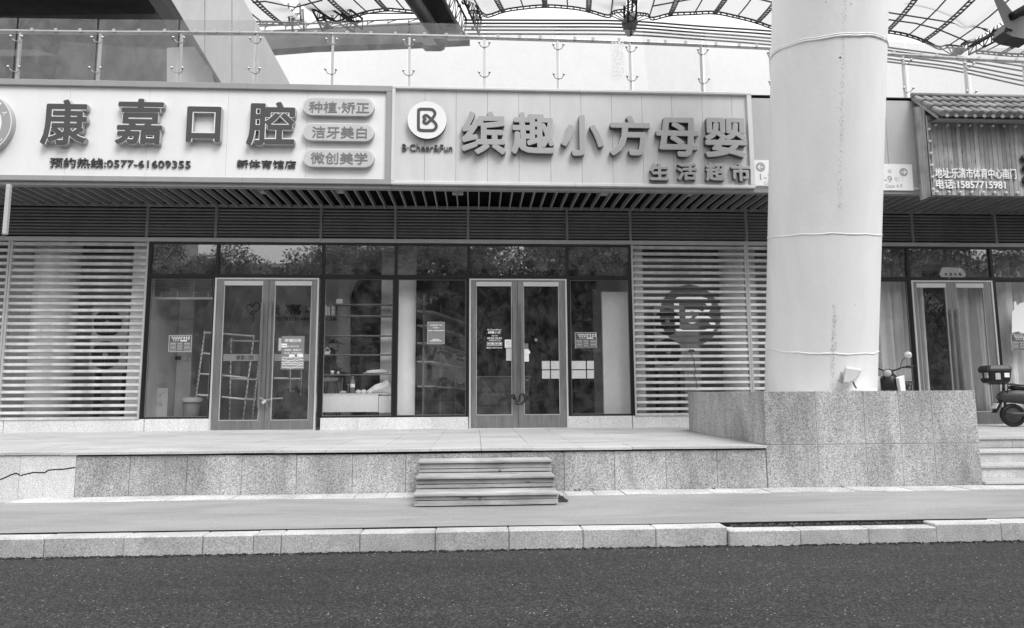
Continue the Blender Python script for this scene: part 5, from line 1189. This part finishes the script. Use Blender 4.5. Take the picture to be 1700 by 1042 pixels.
for ln in (((1465, 19), (1560, 34), (1640, 48)), ((1465, 31), (1520, 38.5), (1557, 48), (1607, 69)), ((1505, 0), (1583, 20), (1640, 52)), ((1300, 8), (1260, -2), (1200, -10)), ((1083, 10), (1160, -4)), ((420, 4), (440, 2), (490, 12), (535, 0))):
    b.tube([at(x, y, Y=YE-4-(60-y)*.06) for x, y in ln], .045, 5)
b.build('cross_cable', 'steel_mid', rf)
def mast(pts, w0, w1, dark='steel_dark', Y0=41, Y1=36, seed=1):   # latticed arm
    rg = random.Random(seed); a = at(*pts[0], Y=Y0); c = at(*pts[1], Y=Y1); u = (c-a).normalized(); s = u.cross(Vector((0, 1, 0))).normalized(); v = u.cross(s)
    b = MB(); L_ = (c-a).length
    for o1 in (-1, 1):
        for o2 in (-1, 1): b.tube([a+s*o1*w0+v*o2*w0, c+s*o1*w1+v*o2*w1], .07, 5)
    n = int(L_/.55)
    for k in range(n):
        t0, t1 = k/n, (k+1)/n
        for o2 in (-1, 1):
            sg = 1 if k % 2 else -1; wa = w0+(w1-w0)*t0; wb = w0+(w1-w0)*t1; b.tube([a+u*L_*t0+s*sg*wa+v*o2*wa, a+u*L_*t1-s*sg*wb+v*o2*wb], .035, 4); b.tube([a+u*L_*t0-s*wa+v*o2*wa, a+u*L_*t0+s*wa+v*o2*wa], .035, 4)
        if rg.random() < .6: cc = a+u*L_*t0+s*rg.uniform(-w0, w0); b.ball(cc, rg.uniform(.08, .16), 6, 4)
    b.build('lattice_mast', dark, rf)
mast(((1046, 30), (1048, -120)), .28, .34, seed=2)
MB().tube([at(1045, 58, Y=41.5), at(1045.5, 48, Y=41.5), at(1046, 30, Y=41.2), at(1047, 20, Y=41)], [.2, .45, .42, .25], 12).ball(at(1045.5, 38, Y=41.4), .55, 12, 8, (1, 1, .7)).build('mast_foot', 'steel_mid', rf)
mast(((785, 45), (745, -40)), .5, .7, seed=3); mast(((595, 42), (470, -40)), .35, .5, seed=4)
mast(((493, 46), (491, 10)), .35, .35, 'steel_mid', 40, 40, 5); mast(((1602, 82), (1720, 14)), .3, .45, seed=6); mast(((540, 47), (510, -20)), .2, .3, 'steel_mid', 40, 38, 9)
b = MB()
for cx, cy, pts in ((1045, 38, ((1009, 24), (1014, 20), (1022, 17), (1030, 16), (1083, 28), (1077, 22), (1068, 20), (1060, 20))), (785, 36, ((810, 23), (803, 20), (795, 17), (785, 17))), (1582, 92, ((1557, 77), (1572, 74), (1582, 76), (1598, 78))), (545, 45, ((560, 34), (552, 30), (540, 29), (600, 36)))):
    for x, y in pts: b.tube([at(cx, cy, Y=41.3), at(x, y, Y=YE-.1)], .035, 4)
b.build('fan_cable', 'steel_mid', rf)
MB().hexa([at(1582, 93, Y=41), at(1596, 91, Y=41), at(1608, 80, Y=41), at(1584, 78, Y=41)], [at(1582, 93, Y=41.8), at(1596, 91, Y=41.8), at(1608, 80, Y=41.8), at(1584, 78, Y=41.8)]).hexa([at(530, 36, Y=41), at(545, 47, Y=41), at(540, 46, Y=41), at(522, 32, Y=41)], [at(530, 36, Y=41.5), at(545, 47, Y=41.5), at(540, 46, Y=41.5), at(522, 32, Y=41.5)]).build('gusset', 'steel_mid', rf)
# big box girder crossing towards the viewer
gd = empty('box_girder', at(745, 60, Y=38), 'dark box girder crossing down through the roof steelwork left of the centre', 'girder')
A0, A1 = at(742, 56, Y=40), at(690, -60, Y=30)
MB().tube([at(733, 68, Y=39.6), at(727, 60, Y=39.5), at(686, 0, Y=34), at(640, -68, Y=29)], [.3, .38, .38, .38], 12).ball(at(733, 68, Y=39.6), .4, 10, 8).build('edge_tube', 'steel_mid', gd)
MB().hexa([at(728, 52, Y=40), at(764, 50, Y=40), at(700, -68, Y=31), at(648, -68, Y=31)], [at(728, 56, Y=41), at(764, 56, Y=41), at(700, -76, Y=32), at(648, -76, Y=32)]).build('girder_web', 'steel_dark', gd)
b = MB()
for k in range(8):
    t_ = k/8; y = 52-t_*120; l = 728-80*t_; r = 764-64*t_; Yk = 39.8-9*t_; b.tube([at(l, y, Y=Yk), at(r, y-1, Y=Yk)], .07, 4); b.tube([at(l if k % 2 else r, y, Y=Yk), at(r-8 if k % 2 else l-8, y-14, Y=Yk-1)], .06, 4)
b.tube([at(764, 51, Y=39.8), at(701, -68, Y=30.8)], .1, 6); b.build('girder_bracing', 'steel_mid', gd)
# ring beam and pipes
rb = empty('ring_beam', at(600, 70, Y=43), 'grey ring beam of the stadium roof with a rounded end and a maintenance walkway above it', 'ring beam')
MB().prism([(at(x, y, Y=43).x, at(x, y, Y=43).z) for x, y in ((380, 62), (440, 52), (520, 46.5), (600, 41.5), (660, 38), (700, 36), (762, 40), (780, 66), (738, 68), (737, 72), (731, 75), (705, 75), (700, 70), (640, 72.5), (520, 76.5), (450, 82), (380, 90))], 43, 43.8).build('beam_body', 'clad_side', rb)
b = MB()
for dy, x0, x1 in ((0, 430, 700), (9, 430, 700), (-12, 600, 700)):
    b.tube([at(x, 51-(x-430)*.048+dy-8 if dy >= 0 else 22, Y=42.5) for x in range(x0, x1+1, 30)], .05, 4)
for x in range(440, 701, 34): b.tube([at(x, 36-(x-430)*.02, Y=42.5), at(x, 52-(x-430)*.05, Y=42.5)], .035, 4); b.tube([at(x, 46-(x-430)*.04, Y=42.5), at(x+17, 36-(x-430)*.02, Y=42.5)], .03, 4)
b.build('walkway_railing', 'steel_mid', rb)
pxs = (770, 900, 1040, 1160, 1283, 1370, 1465, 1582, 1700, 1800)
pys = ((33, 33.2, 34.5, 43, 51.5, 60, 77, 92.5, 110, 125), (38.3, 38.7, 39.8, 48.6, 57, 67, 82, 98, 118, 134), (44, 44.2, 45.4, 54, 63.5, 74, 90, 104.5, 127, 143), (49.5, 50, 51.2, 59.5, 69, 80.5, 96, 111, 134.5, 151), (56, 56.3, 57.4, 65, 74.5, 86, 101, 116.5, 142, 160))
for k, row in enumerate(pys):
    t = MB().tube(smooth_path([tuple(at(x, y, Y=43+k*.25+max(0, (x-1040))*.004)) for x, y in zip(pxs, row)], 4), .062, 8).build('ring_pipe', 'steel_dark')
    tag(t, ('topmost', 'second from top', 'middle', 'second from bottom', 'lowest')[k]+' of the five long dark ring pipes running under the membrane roof', 'pipe', 'long ring pipes under the roof')
# grey bracket in the upper right corner
br = empty('roof_bracket', at(1680, 40, Y=30), 'heavy grey steel bracket with struts at the top right of the roof', 'bracket')
MB().hexa([at(1642, -20, Y=30), at(1658, -20, Y=30), at(1682, 50, Y=30), at(1668, 44, Y=30)], [at(1642, -20, Y=31), at(1658, -20, Y=31), at(1682, 50, Y=31), at(1668, 44, Y=31)]).hexa([at(1652, -8, Y=30.2), at(1660, -8, Y=30.2), at(1686, 26, Y=30.2), at(1676, 30, Y=30.2)], [at(1652, -8, Y=30.8), at(1660, -8, Y=30.8), at(1686, 26, Y=30.8), at(1676, 30, Y=30.8)]).build('strut', 'clad_side', br)
MB().prism([(at(x, y, Y=30.1).x, at(x, y, Y=30.1).z) for x, y in ((1666, 52), (1676, 34), (1692, 28), (1712, 24), (1712, 66), (1690, 62), (1680, 60))], 30.1, 30.9).build('gusset', 'clad_side', br)
MB().tube([at(1680, 27, Y=30), at(1730, -2, Y=30)], .2, 8).tube([at(1672, 50, Y=30), at(1600, 74, Y=34)], .06, 6).build('tie_rod', 'steel_dark', br)
# ================================================================== WOODEN STEPS
ws = empty('wooden_steps', (0, YW-.5, 0), 'three weathered plank steps leaning against the granite wall below the second door', 'wooden steps')
def wz(y, Y): return at(800, y, Y=Y).z
def wx(a, b_, y, Y): return at(a, y, Y=Y).x, at(b_, y, Y=Y).x
Yb = at(800, 840, Z=.0).y
fr = [(Yb, 687, 926.5, (840, 829.5, 818)), (Yb+.38, 691, 920.5, (809, 802.7, 790)), (Yb+.76, 695, 915.5, (783, 777.5, 764))]
tops = []
for i, (Y, a, b_, yy) in enumerate(fr):
    x0, x1 = wx(a, b_, yy[1], Y); z = [wz(q, Y) for q in yy]; z[0] = .006 if i == 0 else tops[-1]+.005
    s = .010 if i == 0 else 0
    box('riser_plank', 'wood_step', ws, x0, x1, Y, Y+.03, z[0]+.004, z[1]-.004, .004, ry=-.0025); box('riser_plank', 'wood_step', ws, x0+.004, x1-.002, Y-.002, Y+.028, z[1]+.004, z[2]-.038, .004)
    zt = z[2]; tops.append(zt)
    Ye = (fr[i+1][0]+.03) if i < 2 else YW-.03
    h = (Ye-Y+.02)/2
    box('tread_plank', 'wood_step', ws, x0-.006, x1+.006, Y-.035, Y-.03+h-.003, zt-.03, zt, .005); box('tread_plank', 'wood_step', ws, x0-.002, x1+.004, Y-.026+h, Ye, zt-.03, zt-.001, .004)
for a in (0, 1):
    xx = [wx(f[1], f[2], f[3][1], f[0])[a] for f in fr]
    for i in range(3): x = xx[i]+(.035 if a == 0 else -.035); box('side_board', 'wood_step', ws, x-.014, x+.014, fr[i][0]+.031, YW-.04, tops[i]-.20 if i else .006, tops[i]-.031)
for f, i in ((fr[0], 0), (fr[1], 1), (fr[2], 2)):
    b = MB()
    for q in (f[1]+4, (f[1]+f[2])/2-30, (f[1]+f[2])/2+30, f[2]-4):
        for y in (f[3][0]-5, f[3][2]+5): p = at(q, y, Y=f[0]-.004); b.ball(p, .005, 6, 4)
    b.build('nail', 'dark', ws)
for q, k_, rx_ in (((797, 827), 0, .024), (842, 822.5), 0) if False else (((797, 827.5), 0, .024), ((842.5, 822.5), 0, .014), ((797, 794.5), 1, .022), ((882, 807.5), 1, .012), ((759, 783.8-16), 2, .010), ((793, 767), 2, .013), ((829, 768), 2, .016), ((830, 780.5), 2, .015)):
    p = at(q[0], q[1], Y=fr[k_][0]-.0035); MB().lathe([(.001, -.001), (rx_, 0), (rx_*1.02, .003)], p, 'y', 12).build('knot', 'mid', ws)
    if rx_ > .02: MB().lathe([(rx_*1.15, .0015), (rx_*1.4, .0015)], p, 'y', 14).build('knot_ring', 'light', ws)
p = at(930, 829, Y=Yb+.25); rg = random.Random(1); b = MB()
for k in range(12):
    c = p+Vector((rg.uniform(-.05, .07), rg.uniform(-.05, .1), 0)); b.add([(c.x-.05, c.y, .004), (c.x+.05, c.y-.02, .004), (c.x-.02+rg.uniform(-.04, .03), c.y+.03, rg.uniform(.03, .1)), (c.x+.02, c.y+.05, .004)], [(0, 1, 2), (1, 3, 2), (3, 0, 2)])
tag(b.build('rubbish_heap', 'black'), 'small heap of black torn rubbish at the right foot of the wooden steps', 'rubbish')
rg = random.Random(6); b = MB()
for q in ((955, 812.5), (962, 813), (985, 811.5), (991, 809.5), (1027, 811), (1184, 808), (1397, 804), (700, 832)):
    Yq = YW-.03; p = at(q[0], q[1], Y=Yq); z = .006 if q[1] > 780 else ZP+.002; b.ball((p.x, Yq-.02 if z < .1 else YW+.02, z+.008), rg.uniform(.008, .02), 7, 4, (1.6, .8, .5))
tag(b.build('dry_debris', 'dark'), 'dry leaves and crumbs lying along the foot of the granite wall', kind='stuff')
# ================================================================== FLOODLIGHT AT THE COLUMN FOOT
Yf = YCOL-RC-.12
fl = empty('floodlight', at(1410, 643, Y=Yf), 'white wedge shaped floodlight on a square plate at the foot of the big column', 'floodlight')
q = lambda X, Y_: (1370+X/11.333, 590+Y_/11.333)
ppoly('mounting_plate', 'white', fl, [q(235, 205), q(405, 205), q(345, 540), q(205, 540)], Yf+.10, .02)
o1 = [q(400, 205), q(520, 225), q(620, 245), q(690, 268), q(640, 385), q(540, 490), q(430, 535), q(330, 525), q(345, 410), q(372, 290)]
o2 = [q(400, 240), q(520, 255), q(610, 268), q(660, 285), q(620, 370), q(530, 460), q(430, 500), q(360, 495), q(365, 410), q(385, 300)]
A_ = [at(*v, Y=Yf+.0) for v in o1]; B_ = [at(*v, Y=Yf+.10) for v in o1]; Cc_ = [at(*v, Y=Yf-.10) for v in o2]; n = len(A_)
b = MB().add(A_+B_+Cc_, [tuple(range(2*n, 3*n))]+[(i, (i+1) % n, n+(i+1) % n, n+i) for i in range(n)]+[(2*n+i, 2*n+(i+1) % n, (i+1) % n, i) for i in range(n)]+[tuple(range(2*n-1, n-1, -1))]); b.build('lamp_housing', 'sign_grey', fl)
ppoly('side_bracket', 'letter_side', fl, [q(290, 240), q(325, 240), q(330, 390), q(365, 520), q(330, 530), q(250, 455), q(280, 440)], Yf+.06, .03)
for k in range(4): MB().tube([at(*q(385+k*22, 500-k*12), Y=Yf-.034), at(*q(440+k*24, 395+k*6), Y=Yf-.034), at(*q(480+k*22, 400+k*8), Y=Yf-.034)], .003, 4).build('cooling_rib', 'letter_side', fl)
MB().tube([at(*q(525, 500), Y=Yf+.02), at(*q(555, 570), Y=Yf-.01), at(*q(600, 635), Y=Yf)], .012, 8).build('cable', 'dark', fl)
ppoly('latch', 'mid', fl, [q(600, 275), q(630, 275), q(612, 400), q(588, 400)], Yf-.045, .02)
b = MB().lathe([(.001, 0), (.26, 0), (.24, .03), (.1, .045), (.001, .05)], (at(1432, 648, Y=Yf).x, Yf+.1, PT-.002), 'z', 20); tag(b.build('concrete_pad', 'white'), 'flat white mortar pad below the floodlight on the pedestal', 'pad')
# ================================================================== MOPEDS
def moped(loc, rz, scale, label, box_on, body_mat, seed=0):
    t = empty('moped', loc, label, 'moped', local=True); t.rotation_euler = (0, 0, rz); t.scale = (scale,)*3
    def wheel(x):
        wobj = empty('wheel', (x, 0, .21), parent=t); ORG[wobj.name] = Vector((x, 0, .21))
        MB().lathe([(.15, -.045), (.19, -.05), (.21, -.03), (.215, 0), (.21, .03), (.19, .05), (.15, .045)], (x, 0, .215), 'y', 28).build('tyre', 'black', wobj)
        MB().lathe([(.15, -.03), (.14, -.035), (.06, -.02), (.03, -.05), (.001, -.05)], (x, 0, .215), 'y', 20).lathe([(.15, .03), (.14, .035), (.06, .02), (.03, .05), (.001, .05)], (x, 0, .215), 'y', 20).build('rim', 'dark', wobj)
        b = MB()
        for k in range(5): a = k*2*PI/5; b.tube([(x+.03*math.cos(a), 0, .215+.03*math.sin(a)), (x+.15*math.cos(a), 0, .215+.15*math.sin(a))], .016, 6)
        b.build('spoke', 'light', wobj)
    wheel(-.62); wheel(.62)
    def loft(nm, mat, secs):   # secs: (x, z0, z1, halfwidth)
        b = MB(); vs = []
        for x, z0, z1, hw in secs:
            zm = (z0+z1)/2
            vs += [(x, -hw*.7, z0), (x, -hw, zm), (x, -hw*.75, z1-.02), (x, -hw*.3, z1), (x, hw*.3, z1), (x, hw*.75, z1-.02), (x, hw, zm), (x, hw*.7, z0)]
        m_ = 8; fs = [(i*m_+k, i*m_+(k+1) % m_, (i+1)*m_+(k+1) % m_, (i+1)*m_+k) for i in range(len(secs)-1) for k in range(m_)]
        fs += [tuple(range(m_-1, -1, -1)), tuple(range((len(secs)-1)*m_, len(secs)*m_))]; b.add(vs, fs, True); return b.build(nm, mat, t)
    loft('rear_body', body_mat, [(-.85, .52, .60, .06), (-.78, .46, .66, .11), (-.55, .44, .70, .14), (-.3, .40, .68, .14), (-.15, .30, .62, .13), (-.05, .26, .45, .12)])
    loft('seat', 'black', [(-.62, .70, .76, .10), (-.5, .69, .79, .13), (-.25, .68, .77, .13), (-.08, .66, .74, .09), (-.02, .66, .70, .05)])
    loft('floorboard', 'dark', [(-.1, .24, .32, .14), (.1, .23, .29, .15), (.32, .25, .32, .14)])
    b = MB(); pr_ = [(.30, .28, .15), (.40, .5, .17), (.44, .72, .17), (.43, .86, .13), (.41, .93, .07)]; vs = []
    for x, z, hw in pr_: vs += [(x-.05, -hw, z), (x+.03, -hw*.6, z), (x+.07, 0, z), (x+.03, hw*.6, z), (x-.05, hw, z), (x-.08, hw*.5, z), (x-.08, -hw*.5, z)]
    m_ = 7; b.add(vs, [(i*m_+k, i*m_+(k+1) % m_, (i+1)*m_+(k+1) % m_, (i+1)*m_+k) for i in range(len(pr_)-1) for k in range(m_)]+[tuple(range(m_-1, -1, -1)), tuple(range((len(pr_)-1)*m_, len(pr_)*m_))], True); b.build('front_shield', 'black', t)
    for s in (-1, 1): MB().hexa([(.25, s*.15, .3), (.34, s*.13, .3), (.48, s*.12, .86), (.34, s*.15, .88)], [(.25, s*.21, .3), (.36, s*.19, .3), (.50, s*.17, .84), (.34, s*.22, .90)]).build('side_fairing', 'white', t)
    MB().tube([(.38, 0, .9), (.5, 0, .55), (.6, .0, .4)], .03, 8).tube([(.56, .075, .48), (.62, .075, .215)], .02, 6).tube([(.56, -.075, .48), (.62, -.075, .215)], .02, 6).build('fork', 'dark', t)
    b = MB(); vs = []
    for k in range(9):
        a = math.radians(20+k*17); x, z = .62+.25*math.cos(a), .215+.25*math.sin(a); vs += [(x, -.06, z-.02), (x, 0, z+.012), (x, .06, z-.02)]
    b.add(vs, [(i*3+k, i*3+k+1, (i+1)*3+k+1, (i+1)*3+k) for i in range(8) for k in (0, 1)], True); b.build('front_mudguard', 'black', t)
    MB().tube([(.36, 0, .86), (.34, 0, .98)], .022, 8).tube([(.28, -.34, 1.04), (.33, -.2, 1.03), (.35, -.08, .98), (.35, .08, .98), (.33, .2, 1.03), (.28, .34, 1.04)], .013, 8).build('handlebar', 'black', t)
    for s in (-1, 1):
        MB().tube([(.315, s*.25, 1.035), (.275, s*.36, 1.04)], .02, 8).build('grip', 'black', t); MB().tube([(.34, s*.18, 1.02), (.38, s*.24, 1.02), (.34, s*.35, 1.01)], .006, 5).build('brake_lever', 'dark', t)
        m2 = MB().tube([(.34, s*.17, 1.04), (.35, s*.2, 1.14), (.33, s*.27, 1.2)], .006, 5); m2.build('mirror_stalk', 'black', t)
        MB().lathe([(.001, -.012), (.05, -.01), (.062, 0), (.05, .01), (.001, .012)], (.33, s*.29, 1.23), 'x', 16).build('mirror', 'steel_bright', t)
    MB().lathe([(.001, .075), (.05, .07), (.075, .05), (.08, .0), (.06, -.05), (.001, -.06)], (.42, 0, .93), 'x', 18).build('headlamp_shell', 'black', t)
    MB().lathe([(.001, .084), (.04, .08), (.062, .066), (.064, .05)], (.42, 0, .93), 'x', 16).build('headlight', 'light', t)
    MB().tube([(-.3, .1, .72), (-.62, .1, .80), (-.95, .1, .8), (-.95, -.1, .8), (-.62, -.1, .80), (-.3, -.1, .72)], .011, 6).tube([(-.7, -.1, .8), (-.72, -.09, .62)], .01, 6).tube([(-.7, .1, .8), (-.72, .09, .62)], .01, 6).build('rear_rack', 'black', t)
    MB().hexa([(-.8, -.07, .5), (-.78, -.07, .5), (-.92, -.08, .26), (-.94, -.08, .26)], [(-.8, .07, .5), (-.78, .07, .5), (-.92, .08, .26), (-.94, .08, .26)]).build('rear_mudguard', 'black', t)
    npl = MB().hexa([(-.885, -.09, .44), (-.875, -.09, .44), (-.93, -.09, .34), (-.94, -.09, .34)], [(-.885, .09, .44), (-.875, .09, .44), (-.93, .09, .34), (-.94, .09, .34)]).build('number_plate', 'print_white', t)
    MB().ball((-.83, 0, .56), .05, 10, 8, (.5, 1.3, .7)).build('tail_light', 'mid', t)
    MB().tube([(-.1, -.16, .25), (-.62, -.12, .24), (-.8, -.13, .26)], .035, 8).build('motor_arm', 'dark', t)
    MB().tube([(-.05, .1, .25), (-.02, .2, .02)], .012, 6).build('kickstand', 'dark', t)
    if box_on:
        tb = empty('top_box', (-.86, 0, .83), parent=t); ORG[tb.name] = Vector((-.86, 0, .83))
        zb, zt = .825, 1.08; vs = []
        def ringb(z, hx_, hy): return [(-.86-hx_, -hy+.04, z), (-.86-hx_, hy-.04, z), (-.86-hx_+.04, hy, z), (-.86+hx_-.04, hy, z), (-.86+hx_, hy-.04, z), (-.86+hx_, -hy+.04, z), (-.86+hx_-.04, -hy, z), (-.86-hx_+.04, -hy, z)]
        def stack(nm, mt, rs_):
            vs = []; [vs.extend(r) for r in rs_]; n_ = len(rs_); MB().add(vs, [(i*8+k, (i+1)*8+k, (i+1)*8+(k+1) % 8, i*8+(k+1) % 8) for i in range(n_-1) for k in range(8)]+[tuple(range(8)), tuple(range(n_*8-1, n_*8-9, -1))]).build(nm, mt, tb)
        stack('box_body', 'black', [ringb(.815, .15, .16), ringb(.85, .18, .19), ringb(1.04, .20, .21)]); stack('box_lid', 'dark', [ringb(1.042, .21, .22), ringb(1.08, .21, .22), ringb(1.14, .18, .19), ringb(1.15, .13, .14)])
        for y in (-.12, .1): MB().box(-1.072, -1.05, y-.05, y+.05, .91, 1.01).build('sticker', 'light', tb)
        MB().box(-.95, -.87, -.222, -.19, .88, 1.0).build('sticker', 'light', tb); MB().box(-.8, -.72, -.222, -.19, .92, 1.0).build('sticker', 'print_white', tb); MB().box(-.93, -.83, .19, .215, .88, .99).build('sticker', 'light', tb)
    return t
pm = at(1480, 690, Y=12.95)
moped((at(1481, 650, Y=13.15).x+.14, 13.25, ZP), math.radians(225), 1.17, 'dark electric moped parked behind the granite pedestal, only its handlebar, mirror and headlamp showing', False, 'dark')
moped((at(1683, 700, Y=13.35).x+.75, 13.3, ZP+.0), math.radians(-14), 1.10, 'dark electric moped with a stickered black top box parked above the stairs', True, 'dark')
# ================================================================== ACROSS THE ROAD (mirrored in the shop windows)
def leaf_cloud(seed, n, R_, Hh):
    rg = random.Random(seed); cl = [(rg.uniform(-1, 1)*R_, rg.gauss(0, R_*.45), rg.uniform(-.5, .5)*Hh, rg.uniform(.7, 1.3)) for _ in range(34)]; b = MB()
    for k in range(n):
        cx, cy, cz, cr = cl[rg.randrange(len(cl))]; u = Vector((rg.gauss(0, 1), rg.gauss(0, 1), rg.gauss(0, .8))).normalized()*cr*rg.uniform(.4, 1.05)
        p = Vector((cx, cy, cz))+u; a = Vector((rg.uniform(-1, 1), rg.uniform(-1, 1), rg.uniform(-1, .3))).normalized()*rg.uniform(.05, .11); c = a.cross(Vector((rg.uniform(-1, 1), rg.uniform(-1, 1), rg.uniform(-1, 1)))).normalized()*a.length*.5
        b.quad(p-a, p+c, p+a, p-c)
    me = bpy.data.meshes.new('crown'); me.from_pydata(b.v, [], b.f); me.materials.append(M['leaf']); return me
crowns = [leaf_cloud(s, 45000, 3.2, 6.0) for s in (1, 2)]
for i, (x, y, zc, s, lab) in enumerate(((-22, -9, 4.2, .95, 'low leafy street tree across the road mirrored in the left window'), (-14.5, -7.5, 5.9, .9, 'leafy street tree across the road mirrored in the left leaf of the left door'), (-8.5, -7, 6.2, 1.0, 'leafy street tree across the road mirrored in the right leaf of the left door'), (-2.5, -6.5, 6.6, 1.15, 'leafy street tree across the road mirrored in the glass of the third window'), (4.0, -7, 6.4, 1.2, 'leafy street tree across the road mirrored in the second door'), (10.5, -7, 6.2, 1.1, 'leafy street tree across the road mirrored in the window right of the second door'), (17.5, -7.5, 6.2, 1.15, 'leafy street tree across the road mirrored behind the big column'), (24.5, -8, 6.0, 1.15, 'leafy street tree across the road mirrored in the restaurant door'), (31, -8, 6.0, 1.1, 'leafy street tree across the road mirrored in the far right window'))):
    t = empty('street_tree', (x, y, ZR), lab, 'tree', 'street trees across the road')
    b = MB(); b.tube([(x, y, ZR), (x+.1, y, 2), (x+.05, y+.1, 3.5), (x, y, zc)], [.2, .15, .12, .07], 8)
    for k in range(5): a = k*1.3; b.tube([(x+.05, y+.1, 2.6+k*.3), (x+1.3*math.cos(a), y+1.3*math.sin(a), zc-.5+k*.3)], [.07, .02], 5)
    b.build('trunk', 'bark', t); o = bpy.data.objects.new('crown', crowns[i % 2]); C.objects.link(o); o.parent = t; o.location = Vector((x, y, zc))-ORG[t.name]; o.scale = (s, s, s); o.rotation_euler = (0, 0, (i % 4-1.5)*.25)
hb = MB(); rg = random.Random(12)
for k in range(26000):
    x = rg.uniform(-34, 44); z = rg.uniform(0, 1)*(2.6+.5*math.sin(x*.7)+.3*math.sin(x*2.3)); p = Vector((x, -11+rg.gauss(0, .25), ZR+z)); a = Vector((rg.uniform(-1, 1), rg.uniform(-1, 1), rg.uniform(-1, 1))).normalized()*rg.uniform(.08, .2); c = a.cross(Vector((rg.uniform(-1, 1), rg.uniform(-1, 1), rg.uniform(-1, 1)))).normalized()*a.length*.6; hb.quad(p-a, p+c, p+a, p-c)
tag(hb.build('added_hedge', 'leaf'), kind='stuff')  # unseen hedge added to block bright sky mirrored below the tree crowns
def block(x0, x1, y0, y1, h, label, nx, nz):
    t = empty('apartment_block', ((x0+x1)/2, y1, ZR), label, 'building'); MB().box(x0, x1, y0, y1, ZR, h).build('wall', 'building_wall', t); MB().box(x0-.4, x1+.4, y0-.4, y1+.4, h, h+.5).build('roof_edge', 'light', t)
    for i in range(nx):
        for j in range(nz):
            cx = x0+(i+.5)*(x1-x0)/nx; cz = 2+(j+.5)*(h-3)/nz; box('window', 'building_glass', t, cx-.8, cx+.8, y1, y1+.05, cz-.7, cz+.7); box('balcony', 'light', t, cx-1.1, cx+1.1, y1, y1+.5, cz-1.1, cz-.85)
block(-48, -33, -52, -40, 20, 'tall apartment block across the road mirrored at the edge of the left window', 4, 6)
block(-32, -12, -60, -48, 15.5, 'long low apartment block across the road mirrored in the left transom windows', 7, 3)
block(6, 34, -50, -38, 18, 'wide apartment block across the road mirrored right of the second door', 8, 5)
